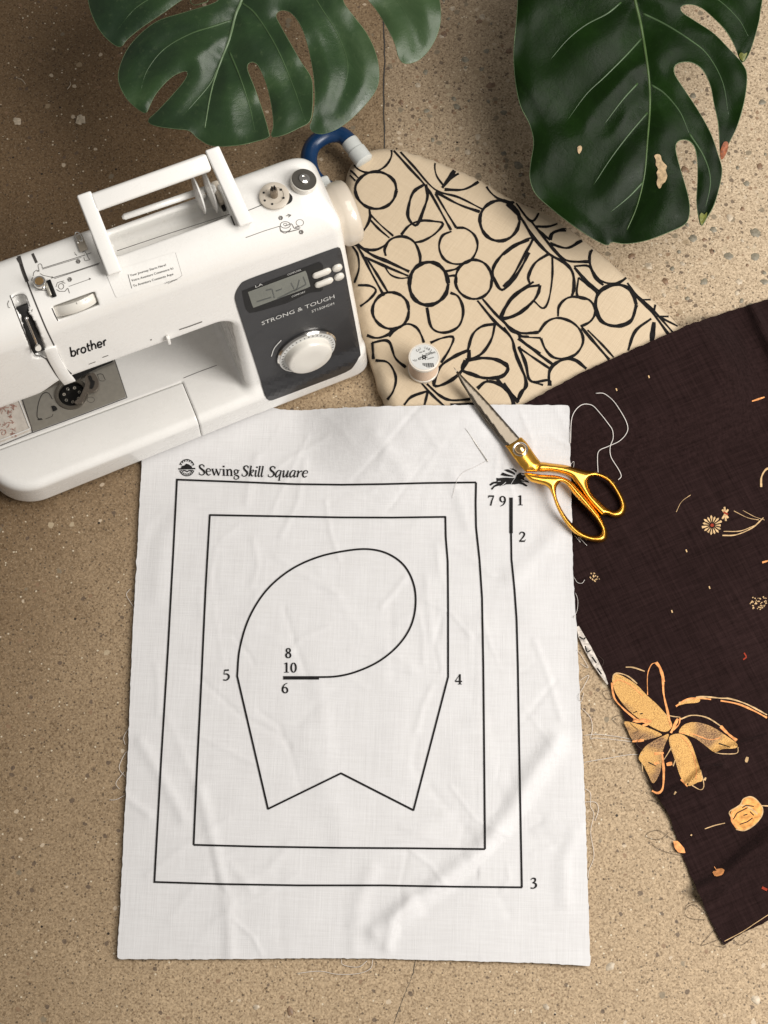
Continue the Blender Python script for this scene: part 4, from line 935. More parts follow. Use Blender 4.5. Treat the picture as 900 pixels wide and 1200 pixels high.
for l, w in [([(345,238),(690,130)],.7),([(345,246),(660,150)],.5),([(345,238),(338,205),(322,198),(308,215),(320,262),(300,265)],.6),([(270,300),(275,270),(300,250),(320,262)],.7),([(325,280),(350,295),(430,312)],.6),([(420,305),(432,314),(420,318)],1),
   ([(440,322),(800,205)],.6),([(610,120),(625,135)],.7),([(670,110),(685,95),(700,115),(720,160),(735,165),(690,180),(680,150)],.6),([(700,125),(740,112)],.6),([(560,385),(735,323)],.5),([(722,318),(738,323),(726,330)],1),
   ([(455,390),(465,355),(495,345),(530,360)],.6),([(460,410),(480,425),(530,425),(550,395),(565,440)],.7),([(520,340),(500,345)],.6),([(100,480),(125,460),(190,448),(215,465),(245,550)],.7),([(72,500),(62,525),(68,555),(82,558)],.7),
   ([(285,415),(385,418),(375,400)],.6),([(255,330),(262,318)],.7)]: s.line(D2(l), w, step=2)
s.ell(71.7, 335.5, 3.1, 3.3, .6)
for x, y in ((91.6, 306.3), (81.7, 327.4), (329, 255.3), (353, 272)):
    s.poly([(x+2.9*cos(a), y+2.9*sin(a)) for a in np.linspace(0, 5.9, 12)], grid=4)
for l, w in [([(288,278.5),(310,270.5),(328,265)],.7),([(290,246.8),(306,240.4)],0),([(335,253),(341,252)],.8),([(337,251),(341.5,252),(338,254.5)],.8),([(328,265),(329,271),(334,273.5),(340,270)],.9),([(334,265),(342,262),(345,268),(352,267)],.8),([(338,272),(351,268.5)],.9),([(346,266.5),(351,265)],1.2)]:
    if w: s.line(l, w, step=2)
s.ell(334.5, 263.5, 5.8, 3.8, .7); s.ell(334.5, 267.5, 6.2, 4, .7, a0=0, a1=190); s.ell(351.5, 261, 4.4, 3.8, .5); s.ell(334.3, 263, 2, 1.3, .5)
text2d(s, '4', (36, 365.5), (3.6, 1.2), (1.0, -4)); text2d(s, '2', (36.5, 328.5), (3.4, 1.0), (1.2, -4)); text2d(s, '1', (87.5, 299), (3.2, -1.2), (-.8, -3.6)); s.done()
s = drp('diagram_numerals', 'label', .0007)
for t, x, y in (('1', 91, 308.3), ('2', 80.4, 329.2), ('3', 327.8, 257.2), ('4', 351.7, 274)): text2d(s, t, (x, y), (3.2, -1), (-.8, -3.4))
s.done()
# sticker with three lines of welcome text (its code left out)
s = drp('sticker', 'white', .0005)
st = [(124,320),(208,294.5),(215,325),(136,349)]; s.poly(st, grid=5); s.done()
s = drp('sticker_print', 'ink', .0008); u = np.array([.957, -.29]); 
for t, x, y, w in (('Your Journey Starts Here!', 152.8, 324.2, 44), ('Votre Aventure Commence Ici', 154.6, 330.2, 51), ('Tu Aventura Comienza Aqui', 156.4, 336.4, 49), ('LAP165001', 193.5, 332.5, 15)):
    text2d(s, t, (x, y), u, np.array([-.29, -.957])*(2.7 if t[0] != 'L' else 1.5), fit=w)
s.line([(150,321.5),(154.5,338)], .5); s.done()
s = drp('sticker_edge', 'greyprint', .00055); s.line([(205.5,296),(213.6,323.5),(197,332.5)], .35); s.done()
# lower edge mould marks of the arm
s = drp('arm_edge_marks', 'greyprint', .0004)
for l, w in (([(210,386.5),(222,382.5),(237,377)],1.2),([(176,398.5),(178,398)],1.3),([(120,419),(127,416.5)],.8),([(104,427),(112,424)],.7)): s.line(l, w)
s.done()
p, x_, y_, n_ = frame_at(195.5, 393)
obox('feed_lever', mm(*(p+n_*3-y_*4)), x_, y_, n_, mm(3, 11, 4), .0006, M['white'], sm)
# needle plate on the bed
def drpb(name, mat, off=.0004):
    s = Sheet(); s.done = lambda: s.build(name, bedhit, off, M[mat], sm); return s
s = drpb('needle_plate', 'steel', .0008)
bc = np.array([(84+18.5*cos(a), 462+15.5*sin(a)) for a in np.linspace(0, 2*pi, 32)[:-1]])
v, f = fill([np.array([(22.5,455.5),(40,449),(60,443),(90,433),(133,419),(148,465),(96,485),(38.5,506)], float), bc], 4); s.add(v, f); s.done()
D3 = lambda l: [(p[0]*.14444, 410+p[1]*.14444) for p in l]
s = drpb('needle_plate_seam', 'seam', .0011); s.line([(22,455),(38.5,507)], 1.1); s.line([(38.5,507),(96,486),(148.5,466)], .9); s.line([(133.5,419),(149,466)], .9); s.line([(0,522.5),(38,507)], .8)
s.line(D3([(345,565),(310,560),(300,530),(310,440),(335,370),(365,345),(395,350),(425,400)]), 1.0, smooth=4); s.line(D3([(305,565),(340,560)]), 2); s.ell(106.5,468.5,4.2,3.2,.4); s.line(D3([(790,200),(830,190),(855,245)]), .7); s.line(D3([(790,200),(810,255),(850,250)]), .5)
s.line(D3([(430,520),(435,535),(370,560)]), .6); s.done()
s = drpb('bobbin_guard', 'slotdark', .0016); s.poly(D3([(415,455),(450,450),(470,485),(430,500)]), grid=4); s.done()
bp = BW
lathe('bobbin_case', [(.0135, -.010), (.0135, .0010), (.0150, .0018), (.0172, .0015), (.0176, .0)], plain('dark_taupe_plastic', (.09, .078, .062, 1), .35), sm, mm(bp[0], bp[1], 48.7), (0, 0, 1), 48, caps=False)
lathe('bobbin', [(.0, -.004), (.0125, -.004), (.0125, -.002), (.005, -.002), (.004, -.0025), (.0, -.0025)], M['black'], sm, mm(bp[0], bp[1], 48.5), (0, 0, 1), 40)
for k in range(7):
    a = 2*pi*k/7; lathe('bobbin_hole_rim', [(.0009, 0), (.0014, .0002), (.0016, .0)], M['cream'] if k % 2 else M['steel'], sm, mm(bp[0]+8*cos(a), bp[1]+8*sin(a), 46.6), (0, 0, 1), 12)
s = Sheet(); fp = D3([(690,215),(760,180),(785,215),(800,250),(800,300),(770,335),(700,350),(670,430),(620,440),(600,425),(650,380),(690,290)])
taupe = plain('taupe_metal', (.16, .135, .11, 1), .35, metal=.4)
s.poly(fp, grid=4); o = s.build('presser_foot', bedhit, .006, taupe, sm); o.modifiers.new('t', 'SOLIDIFY').thickness = .0035
s = Sheet(); s.poly(D3([(712,212),(740,205),(752,245),(770,255),(765,290),(745,320),(722,310),(738,285),(730,250)]), grid=4); s.build('foot_slot', bedhit, .0068, M['slotdark'], sm)
s = Sheet(); s.poly(D3([(315,275),(470,240),(490,262),(420,300),(335,332)]), grid=4); s.build('feed_cover', bedhit, .002, taupe, sm)
s = Sheet(); s.poly(D3([(560,215),(720,150),(880,60),(925,75),(915,100),(800,145),(690,200),(600,260)]), grid=4); s.build('clamp_bar_shade', bedhit, .004, M['slotdark'], sm)  # flat dark sheet: painted shade of the gap below the arm, and its bar
# needle, clamp and shank below the head
nb = m1(79, 452); nbx, nby = nb[0], nb[1]+6
obox('needle_clamp', mm(nbx+3, nby+2, 150), (1, 0, 0), (0, 1, 0), (0, 0, 1), mm(10, 10, 34), .0015, M['steel'], sm)
tube('needle', [mm(nbx+2, nby, 140), mm(nbx+2, nby, 55)], .0007, M['steel'], sm, 8)
obox('presser_shank', mm(nbx+9, nby+6, 120), (1, 0, 0), (0, 1, 0), (0, 0, 1), mm(7, 6, 90), .001, M['steel'], sm)
# face-plate tongue that hangs past the lower edge of the head
hp = m1(62, 415); hn = nrm(hp)
def on_plane(px, py, off):
    d = rays(px, py); d = np.array([d@UX, d@UY, d[2]]); q = hp+hn*off; return CL+d*(((q-CL)@hn)/(d@hn))
Lp = cr([(51,409),(56,421),(62,432),(68,442),(75,450.5)], 3); Rp = cr([(65,405),(69,415),(75,427),(81,436),(88.5,445.5)], 3); V = []
for a, b in zip(Lp, Rp):
    k = len(V)/2/(len(Lp)-1); V += [on_plane(*a, .6-2*k*k)/1000, on_plane(*b, .6-2*k*k)/1000]
o = mesh('face_tongue', V, [(2*i, 2*i+1, 2*i+3, 2*i+2) for i in range(len(Lp)-1)], M['white'], sm); mo = o.modifiers.new('t', 'SOLIDIFY'); mo.thickness = .0028; mo.offset = 0
mo = o.modifiers.new('b', 'BEVEL'); mo.width = .0007; mo.segments = 2
# translucent accessory lid with red instructions on the left of the bed
s = Sheet(); s.poly([(-16,452),(10,452),(20,457),(36,500),(36.5,505),(0,519),(-16,526)], grid=5); s.build('accessory_lid', bedhit, .0016, M['lid'], sm)
s = Sheet(); s.line([(0,516),(33,503),(34,499),(19,462),(9,455)], 1.4, smooth=3); s.build('lid_rim', bedhit, .0024, M['white'], sm)
s = Sheet()
for _ in range(40):
    x = random.uniform(0, 19); y = random.choice([random.uniform(474, 486), random.uniform(494, 510)])
    a = random.uniform(0, 6); q = [(x, y)]
    for k in range(3): a += random.uniform(-1, 1); q.append((q[-1][0]+1.8*cos(a), q[-1][1]+1.6*sin(a)))
    s.line(q, random.uniform(.5, .9), smooth=3, step=1.5)
for x, y in ((12.5, 488.5), (14.5, 509)): s.ell(x, y, 1.1, 1.1, 1)
s.build('lid_print', bedhit, .0022, M['redprint'], sm)
# take-up lever slot contents; a dark block paints the shade inside the white slot
for a, b, nm_ in ((slotA[0], slotA[2], 'take_up_slot_shade'),):
    pass
mid = slotA[1]; dv = slotA[2]-slotA[0]; Ld = np.linalg.norm(dv); nv = nrm(mid); dv = dv/Ld; xv = np.cross(dv, nv)
obox('take_up_slot_shade', mm(*(mid+dv*4-nv*7.6)), xv, dv, nv, mm(11, Ld*.86, 4), .0005, M['slotdark'], sm)
q = [mid+dv*t*Ld+nv*h-xv*w for t, h, w in ((-.18, 0, 1.0), (-.22, 1.8, -.6), (-.10, 2.2, -.4), (.10, 2, 0), (.30, .5, .2))]
tube('take_up_lever', cr(np.array(q)/1000, 5), .0011, M['chrome'], sm, 8)
lathe('lever_roller', [(0, 0), (.0028, 0), (.0028, .003), (0, .003)], M['white2'], sm, mm(*(mid+dv*.36*Ld-nv*1)), tuple(nv), 20)
# tension wheel
c = dwc-dwn*25.5
wheel = lathe('tension_wheel', [(.0, -.0050), (.0288, -.0050), (.0298, -.0035), (.0302, 0), (.0298, .0035), (.0288, .0050), (.0, .0050)], M['white2'], sm, mm(*(c-dwn*0-dwy*0)), tuple(dwy), 64)
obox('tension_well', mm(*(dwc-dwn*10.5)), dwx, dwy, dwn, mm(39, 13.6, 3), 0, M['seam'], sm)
s = Sheet()
for x, y in ((89.5,354.5),(92,358.5),(101.5,350.5)): s.line([(x, y), (x+.8, y+2)], .8, step=2)
s.build('wheel_mark', mhit, .004, M['greyprint'], sm)
# stud, thread cutter, metal guides
p = m1(47.5, 334); n_ = nrm(p)
lathe('guide_stud', [(.0052, -.001), (.0052, .001), (.004, .0015), (.004, .0042), (.0056, .0046), (.0060, .0068), (.0054, .0082), (.0, .0086)], M['chrome'], sm, mm(*p), tuple(n_), 32)
lathe('stud_cap', [(.0040, 0), (.0036, .0006), (0, .001)], M['brass'], sm, mm(*(p+n_*8.5)), tuple(n_), 28)
p, x_, y_, n_ = frame_at(60.5, 338.5)
obox('guide_plate', mm(*(p+n_*1.0)), x_, y_, n_, mm(4.2, 17, 2.4), .0006, M['black'], sm); obox('guide_plate', mm(*(p+n_*1.6-x_*3.2)), x_, y_, n_, mm(3, 13, 2), .0006, M['steel'], sm)
p, x_, y_, n_ = frame_at(94.5, 284)
obox('thread_guide', mm(*(p+n_*2.2-y_*2)), x_, y_, n_, mm(7.5, 17, 1.2), .0004, plain('beige_metal', (.42, .37, .30, 1), .35, metal=.5), sm)
tube('thread_guide_wire', cr(np.array([p+n_*3+x_*a+y_*b for a, b in ((-2.6, -2), (-2.6, 6), (-1, 9.5), (1.6, 8), (2.4, 3), (1.5, -1), (-.5, 1))])/1000, 5), .0007, M['chrome'], sm, 8)
# carry handle: two arms and a bar
def hand(px0, px1, z0, z1, nm_):
    a = lpt(*px0, z0); b = lpt(*px1, z1); d = b-a; L_ = np.linalg.norm(d); d /= L_; up_ = np.cross(np.array([1, 0, 0.]), d)
    return a, b, d, L_, up_
for nm_, p0, p1 in (('handle_arm', (131, 311.5), (101.5, 236)), ('handle_arm', (284.5, 254.5), (252, 183))):
    a, b, d, L_, up_ = hand(p0, p1, 293, 318, nm_)
    obox(nm_, mm(*((a+b)/2)), (1, 0, 0), d, up_, mm(13.6, L_+15, 9), .0016, M['white'], sm, 4)
a = lpt(103, 236, 318); b = lpt(247, 185, 318); d = b-a; L_ = np.linalg.norm(d); d /= L_
hb = hand((131, 311.5), (101.5, 236), 293, 318, '')
obox('handle_bar', mm(*((a+b)/2+np.array([0, -2.5, -1.6]))), d, np.cross(hb[4], d), hb[4], mm(L_-6, 17, 10), .0035, M['white'], sm, 5)
# horizontal spool pin with its two caps
a = lpt(143, 255, 281); b = lpt(250, 219, 281); ax = np.array([1, 0, 0.]); 
pin = tube('spool_pin', np.array([a, a*.97+b*.03, b])/1000, [.0016, .0030, .0034], M['white'], sm, 16)
def cap(nm_, px, py, r, z=281):
    c = lpt(px, py, z); return lathe(nm_, [(.0035, -.0035), (.006, -.003), (r*.8, -.0013), (r, -.0004), (r, .0006), (r*.9, .0014), (.006, .0022), (.004, .006)], M['white'], sm, mm(*c), (1, 0, .0), 48)
cap('spool_cap', 232.5, 228.5, .0185); cap('spool_cap', 245.5, 223.5, .0215)
obox('spool_pin_mount', mm(*(lpt(256.5, 228, 276))), (1, 0, 0), (0, 1, 0), (0, 0, 1), mm(7, 24, 14), .002, M['cream'], sm); obox('spool_pin_hinge', mm(*(lpt(261, 240, 274))), (1, 0, 0), (0, 1, 0), (0, 0, 1), mm(4, 12, 6), .001, M['slotdark'], sm)
# bobbin winder
p = WS; n_ = nrm(p)
s = drp('winder_slot', 'slotdark', .0004); s.poly([(330,225),(337,225),(342.5,230),(342,236),(336,240),(330,239),(334,233)], smooth=3, grid=3); s.done()
lathe('winder_plate', [(.0, .0), (.0130, 0), (.0140, .0008), (.0140, .0028), (.0132, .0034), (.009, .0034), (.0088, .0028), (.0, .0028)], M['cream'], sm, mm(*(p+n_*.2)), tuple(n_), 48)
for k, (dx, dy) in enumerate(((-8, 6), (-5, -8), (7, -6), (8, 3), (-10, -2))):
    x_ = np.array([1, 0, 0.]); lathe('winder_plate_hole', [(.0011, 0), (.0011, .0004), (0, .0005)], M['slotdark'], sm, mm(*(p+n_*3.5+np.array([dx, dy, 0]))), tuple(n_), 12)
lathe('winder_spindle', [(.0036, 0), (.0036, .010), (.0030, .0115), (.0, .0115)], plain('tan_metal', (.26, .21, .16, 1), .35, metal=.6), sm, mm(*(p+n_*3.2)), tuple(n_), 24)
for dx in (-1.3, 1.3): obox('spindle_prong', mm(*(p+n_*16+np.array([dx, 0, 0]))), (1, 0, 0), (0, 1, 0), (0, 0, 1), mm(1.1, 3, 5), .0002, M['black'], sm)
p = m1(355, 215.5); n_ = nrm(p)
lathe('winder_stop', [(.0120, 0), (.0124, .002), (.0124, .0065), (.0118, .0072), (.0, .0074)], M['white2'], sm, mm(*p), tuple(n_), 44)
lathe('winder_stop_face', [(.0116, .0), (.0112, .0008), (.0, .0009)], plain('dark_olive_rubber', (.055, .05, .042, 1), .4), sm, mm(*(p+n_*7.3)), tuple(n_), 44)
lathe('winder_stop_screw', [(.0052, 0), (.005, .0012), (.0028, .0018), (.0026, .0010), (.0, .0010)], M['chrome'], sm, mm(*(p+n_*8.2)), tuple(n_), 28)
# handwheel on the right-hand end
hw = (-5, 69, 222)
lathe('handwheel', [(.0, -.012), (.026, -.012), (.028, -.004), (.0290, 0), (.0312, .003), (.0318, .006), (.0316, .013), (.0305, .0165), (.028, .0185), (.022, .0195), (.0, .0195)], M['wheel'], sm, mm(*hw), (1, 0, 0), 72)
w2 = obox('rear_bracket', mm(-4, 104, 210), (1, 0, 0), (0, 1, 0), (0, 0, 1), mm(16, 14, 40), .003, M['ferrule'], sm)

# ================================================================ SCISSORS
def Q(l): return [(460+p[0]*.31111, 380+p[1]*.31111) for p in l]
tipw = P(533, 433, BZ+.004); 
# plane of the scissors: rests tip on the board, handles on the cloth
p0 = P(533, 433, BZ+.0035); p1 = P(700, 600, .0155); p2 = P(640, 540, .0); 
def sz(px, py, base0=.0455, base1=.0115):
    t = ((px-533)*167+(py-433)*167)/(2*167**2); return base0+(base1-base0)*np.clip(t, 0, 1.3)
def shit(pts, off=0):
    pts = np.asarray(pts, float); return P(pts[:, 0], pts[:, 1], sz(pts[:, 0], pts[:, 1])+off)
sc = empty('scissors', tuple(P(610, 520, .012))); tag(sc, 'tailor scissors with steel blades and glossy gold handles lying across the white cloth corner', 'scissors')
def inflate(name, loops, mat, Tm, Rm, base=0, grid=1.3, power=.8):
    v, f = fill([np.array(l, float) for l in loops], grid); d = np.full(len(v), 1e9)
    for l in loops: d = np.minimum(d, segd(l, v[:, 0], v[:, 1]))
    e = np.clip(d*.00087/Rm, 0, 1); t = Tm*(1-(1-e)**2)**power
    n = len(v); top = P(v[:, 0], v[:, 1], sz(v[:, 0], v[:, 1])+base+t); bot = P(v[:, 0], v[:, 1], sz(v[:, 0], v[:, 1])+base-t)
    o = mesh(name, np.vstack([top, bot]), list(f)+[tuple(n+i for i in q[::-1]) for q in f], mat)
    bm = bmesh.new(); bm.from_mesh(o.data); bmesh.ops.remove_doubles(bm, verts=bm.verts, dist=1e-6); bmesh.ops.recalc_face_normals(bm, faces=bm.faces); bm.to_mesh(o.data); bm.free()
    return put(o, sc)
bladeL = Q([(229,160),(262,225),(300,290),(350,368),(427,460),(450,470),(452,440),(400,370),(330,278)]); bladeR = Q([(230,161),(262,193),(330,262),(365,300),(420,362),(482,432),(470,462),(440,462),(415,440),(380,390),(300,285),(258,222)])
inflate('blade', [resample(np.array(bladeR+bladeR[:1]), 3)[:-1]], M['blade'], .0011, .0012, .0004, 2)
inflate('blade', [resample(np.array(bladeL+bladeL[:1]), 3)[:-1]], M['bladeedge'], .0009, .0040, -.0006, 2)
ho = cr(Q([(556,520),(600,524),(660,532),(720,550),(775,558),(822,580),(852,620),(874,662),(880,695),(866,722),(835,729),(808,718),(790,722),(770,705),(738,668),(712,632),(690,600),(664,572),(600,556),(552,556),(540,540)]), 6, True)
hh = cr(Q([(738,590),(762,572),(800,585),(830,618),(852,660),(856,688),(838,702),(812,694),(778,664),(750,632)]), 6, True)
inflate('handle', [ho, hh], M['gold'], .0048, .0050, -.0010)
bo_ = cr(Q([(497,560),(560,566),(620,570),(668,588),(706,625),(745,672),(782,722),(806,768),(808,805),(786,822),(740,816),(690,792),(648,745),(618,690),(600,640),(582,612),(545,600),(516,590)]), 6, True)
bh = cr(Q([(632,596),(654,604),(682,640),(722,685),(762,732),(784,770),(782,790),(752,796),(712,780),(672,745),(640,700),(620,655),(617,618)]), 6, True)
inflate('handle', [bo_, bh], M['gold'], .0050, .0052, .0016)
inflate('bolster', [resample(np.array(Q([(427,459),(484,424),(505,445),(535,490),(562,525),(546,556),(500,556),(478,530),(450,492),(427,459)])), 2)[:-1]], M['gold'], .0040, .0100, .0010, 1.6, .9)
c = P(*Q([(481,472)])[0], 0); zc = float(sz(*np.array(Q([(481,472)])[0])))+.0040
c = P(*Q([(481,472)])[0], zc)
put(lathe('pivot_washer', [(.0078, 0), (.0078, .0010), (.0070, .0016), (.0056, .0012), (.0, .0012)], M['chrome'], origin=tuple(c), seg=40), sc)
put(lathe('pivot_screw', [(.0056, .0), (.0056, .0018), (.0048, .0032), (.0028, .0042), (.0, .0044)], M['brass'], origin=tuple(c+[0, 0, .0008]), seg=40), sc)

# ================================================================ THREAD SPOOL
zt = BZ+.030; ct = P(497, 418.5, zt); cb = P(496.5, 432.5, BZ+.0012); cb = np.array([ct[0]-.0005, ct[1]-.001, BZ+.0008]); ax = (ct-cb)/np.linalg.norm(ct-cb); Hs = np.linalg.norm(ct-cb)
sp = empty('thread_spool', tuple(cb)); tag(sp, 'small spool of cream thread with white paper label standing on the printed board cover', 'spool')
R_ = .0158
clear = plain('frosted_plastic', (.72, .66, .58, 1), .22, var=.04)
put(lathe('spool_core', [(R_*.9, 0), (R_, .0008), (R_, .0035), (R_*.8, .005), (R_*.8, Hs-.0055), (R_, Hs-.004), (R_*1.02, Hs-.0012), (R_, Hs-.0002), (R_*.93, Hs), (R_*.93, Hs-.0004), (0, Hs-.0004)], clear, origin=tuple(cb), axis=tuple(ax), seg=64), sp)
prof = [(R_*.80, .0046)]
for k in range(60): h = .0048+k*(Hs-.0105)/60; prof.append((R_*(.955+.012*(k % 2)), h))
prof.append((R_*.8, Hs-.0054)); put(lathe('wound_thread', prof, M['tanthread'], origin=tuple(cb), axis=tuple(ax), seg=48), sp)
put(lathe('paper_label', [(R_*.90, 0), (R_*.90, .0001), (0, .00012)], M['label'], origin=tuple(cb+ax*(Hs-.0002)), axis=tuple(ax), seg=48), sp)
s = Sheet(); sphit = lambda pts: P(np.asarray(pts)[:, 0], np.asarray(pts)[:, 1], zt+.00025)
def arc_text(t, cx, cy, r, a0, a1, h):
    for k, ch in enumerate(t):
        if ch == ' ': continue
        a = radians(a0+(a1-a0)*k/(len(t)-1)); q = (cx+r*cos(a), cy+r*sin(a)); tx = np.array([-sin(a), cos(a)]); text2d(s, ch, q, tx*h*1.05, np.array([cos(a), sin(a)])*h)
cx, cy = 497, 418.5
arc_text('Col 1682', cx, cy, 9.6, 218, 312, 3.0); text2d(s, 'No 40', (484.5, 424.5), (.98, -.35), (-1.0, -3.0), fit=9.5); text2d(s, '200m', (499.5, 417), (.95, -.30), (-.9, -2.8), fit=11.5); text2d(s, 'Ne 60', (492, 414), (.9, -.3), (-.5, -1.8), fit=7); text2d(s, 'cotton', (501, 421.5), (.95, -.30), (-.5, -1.6), fit=8)
x = 495.0
for w in (.6, 1.1, .5, .9, .5, 1.2, .6, .9, .5, 1.0): s.add(np.array([(x, 425.5), (x+w, 425.3), (x+w+1.0, 431.6-.15*(x-495)), (x+1.0, 431.8-.15*(x-495))]), [(0, 1, 2, 3)]); x += w+.55
s.ell(497, 418.5, 1.7, 1.5, 1.6, n=14)
for a in range(0, 360, 60): s.line([(497+1.5*cos(radians(a)), 418.5+1.3*sin(radians(a))), (497+4*cos(radians(a)), 418.5+3.4*sin(radians(a)))], .9, step=1.5)
put(s.build('label_print', sphit, 0, M['ink']), sp)

# ================================================================ MONSTERA LEAVES
def leaf(name, outline, holes, mid, lats, zf, mat, label, vm='vein', rl=1.0):
    o_ = [cr(outline, 5, True)]+[cr(h, 5, True) for h in holes]
    v, f = fill(o_, 4.2); x, y = v.T
    dm = segd(mid, x, y, False)*.00087; dl = np.full(len(x), 1e9)
    for l in lats: dl = np.minimum(dl, segd(cr(l, 4), x, y, False)*.00087)
    de = np.full(len(x), 1e9)
    for l in o_: de = np.minimum(de, segd(l, x, y)*.00087)
    def zz(x, y, sc=1.0):
        dm = segd(mid, x, y, False)*.00087; dl = np.full(len(x), 1e9)
        for l in lats: dl = np.minimum(dl, segd(cr(l, 4), x, y, False)*.00087)
        de = np.full(len(x), 1e9)
        for l in o_: de = np.minimum(de, segd(l, x, y)*.00087)
        return zf(x, y)+rl*.0042*smooth(dl/.024)**.8*np.minimum(de/.02+.25, 1)+.0035*np.minimum(dm/.025, 1)**.7+.0018*np.sin(x*.045+y*.03)*np.sin(y*.037+x*.01)+.0022*np.exp(-de/.006)*np.sin(x*.05+y*.065)
    z = zz(x, y)
    w = P(x, y, z); root = empty(name, tuple(w[np.argmin(y)])); tag(root, label, 'leaf')
    b = mesh('blade', w, f, mat, solid=.0007); fix_up(b); put(b, root)
    hz = lambda pts: P(pts[:, 0], pts[:, 1], zf(pts[:, 0], pts[:, 1])+.0004)
    def rib(l, w0, w1, nm_, mt, lift):
        q = resample(cr(l, 6), 4); m_ = P(q[:, 0], q[:, 1], zz(q[:, 0], q[:, 1])+lift)
        put(tube(nm_, m_, np.linspace(w0, w1, len(q)), mt, sides=8), root)
    for l in o_:
        q = resample(np.vstack([l, l[:1]]), 4); m_ = P(q[:, 0], q[:, 1], zz(q[:, 0], q[:, 1])-.0003); put(tube('leaf_rim', m_, .00042, M['rim'], sides=5), root)
    rib(mid, .0024, .0006, 'midrib', M[vm], .0001)
    for l in lats: rib(l, .0013, .0004, 'side_vein', M['vein2'], -.0003)
    return root, lambda pts, off=.0012: P(np.asarray(pts)[:, 0], np.asarray(pts)[:, 1], zz(np.asarray(pts)[:, 0], np.asarray(pts)[:, 1])+off)
Z5 = lambda l: [(80+.5*p[0], .5*p[1]) for p in l]
o1 = Z5([(45,-60),(47,0),(60,45),(85,85),(120,110),(138,92),(175,62),(230,25),(262,2),(300,-18),(330,-25),(355,-8),(340,8),(270,30),(205,52),(150,100),(123,150),(118,190),(135,228),(160,253),(181,265),(186,258),(205,220),(240,182),(270,167),(280,170),(272,190),(240,228),(208,262),(187,283),(205,295),(250,302),(283,306),(305,325),(340,342),(400,340),(440,331),(468,322),(470,312),(455,260),(436,205),(420,165),(421,150),(432,145),(446,155),(464,195),(477,250),(481,295),(476,320),(505,316),(540,300),(566,284),(572,250),(572,200),(566,176),(545,145),(518,98),(494,55),(486,36),(498,24),(522,30),(545,60),(560,100),(571,150),(577,195),(578,240),(572,280),(566,297),(575,310),(600,313),(640,296),(682,260),(718,216),(728,180),(722,130),(700,80),(670,40),(645,5),(650,-15),(690,-10),(720,20),(745,60),(765,100),(775,135),(790,149),(822,140),(850,110),(868,70),(873,30),(865,-20),(840,-110),(700,-260),(450,-330),(200,-260),(80,-150)])
lt1 = [Z5(l) for l in ([(382,48),(340,62),(285,80),(225,115),(185,165),(168,220)],[(404,5),(440,35),(490,115),(530,210),(556,285)],[(378,122),(402,180),(425,250),(438,310)],[(405,-60),(540,-40),(600,30),(640,100),(655,170),(625,260)],[(410,-90),(600,-110),(740,-30),(800,50),(825,110)],[(400,-60),(280,-40),(170,10),(115,70)],[(350,160),(330,200),(270,270)])]
mid1 = Z5([(420,-160),(410,-20),(392,35),(378,90),(355,150),(335,215),(320,300)])
leaf('monstera_leaf', o1, [Z5([(285,2),(300,-6),(318,-4),(330,2),(312,8),(295,12)])], cr(mid1, 4), lt1, lambda x, y: .17+.0004*(168-y)*.35+.00004*(x-290)-2.2e-7*(x-290)**2, M['leafa'], 'green monstera leaf with split lobes above the sewing machine and blue tube', 'vein3')
Z6 = lambda l: [(580+.35556*p[0], .35556*p[1]) for p in l]
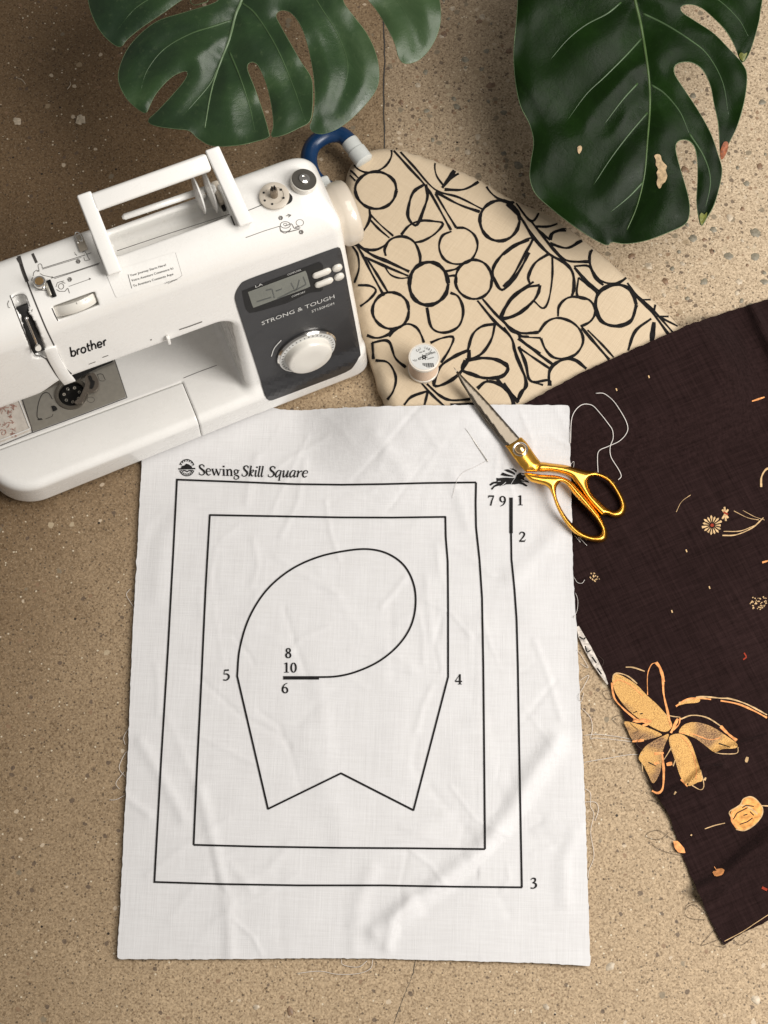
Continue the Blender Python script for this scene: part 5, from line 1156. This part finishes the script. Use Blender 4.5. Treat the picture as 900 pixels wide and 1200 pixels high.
o2 = Z6([(80,-60),(72,60),(62,170),(68,270),(85,350),(115,410),(128,470),(118,540),(116,590),(135,640),(190,690),(240,730),(300,772),(345,798),(372,808),(385,797),(430,803),(500,792),(580,762),(628,737),(641,700),(638,655),(625,605),(610,555),(597,505),(596,475),(612,461),(640,464),(660,490),(668,540),(668,600),(665,660),(670,710),(680,745),(698,718),(720,680),(738,620),(748,560),(735,510),(715,450),(690,400),(660,350),(620,290),(592,245),(592,217),(615,205),(650,206),(685,230),(710,280),(722,340),(735,400),(740,460),(742,500),(748,525),(772,470),(800,410),(822,330),(830,250),(815,210),(770,160),(720,110),(660,70),(618,42),(612,22),(640,14),(680,25),(722,60),(760,100),(790,150),(805,190),(818,206),(840,170),(862,100),(874,40),(876,-60),(800,-300),(600,-480),(400,-500),(200,-380),(100,-200)])
mid2 = Z6([(440,-300),(452,-60),(480,80),(497,180),(508,270),(510,360),(502,470),(492,580),(468,680),(435,758)])
lt2 = [Z6(l) for l in ([(482,128),(430,185),(360,255),(300,312),(240,395)],[(415,8),(370,45),(300,82),(240,130),(180,200)],[(502,372),(440,445),(380,525),(325,610)],[(470,275),(420,330),(360,410)],[(488,45),(560,80),(640,130),(700,180),(750,270),(770,380)],[(515,280),(560,310),(610,370),(640,440)],[(488,600),(440,650),(380,700)],[(640,440),(690,520),(710,600),(690,700)],[(455,-60),(600,-50),(720,-10),(800,60),(835,120)])]
zf2 = lambda x, y: .075+.0002*(285-y)+.00003*(x-720)
r2, hz2 = leaf('monstera_leaf', o2, [], cr(mid2, 4), lt2, zf2, M['leafb'], 'dark glossy monstera leaf at upper right with a dry brown spot, over the board edge', rl=.55)
def on2(nm_, l, mat, off=.0135, sm_=3):
    s = Sheet(); s.poly(Z6(l), smooth=sm_, grid=3); put(s.build(nm_, hz2, 0, M[mat]), r2)
on2('dry_patch', [(525,514),(534,508),(546,511),(550,528),(560,540),(567,548),(563,562),(568,580),(561,600),(552,606),(545,622),(538,618),(533,602),(537,585),(533,570),(538,556),(530,545),(531,528)], 'dry')
on2('dry_patch', [(272,485),(285,480),(286,495),(276,508)], 'dry'); 
on2('yellow_tip', [(674,712),(682,700),(690,708),(699,698),(697,718),(688,732),(680,743)], 'yellowtip', .010, 2); on2('yellow_tip', [(804,184),(812,172),(822,178),(832,172),(826,190),(818,204)], 'yellowtip', .010, 2)
on2('brown_tip', [(742,500),(755,468),(770,470),(765,500),(748,528)], 'browntip', .010, 2)
if '_M' in sm: del sm['_M']
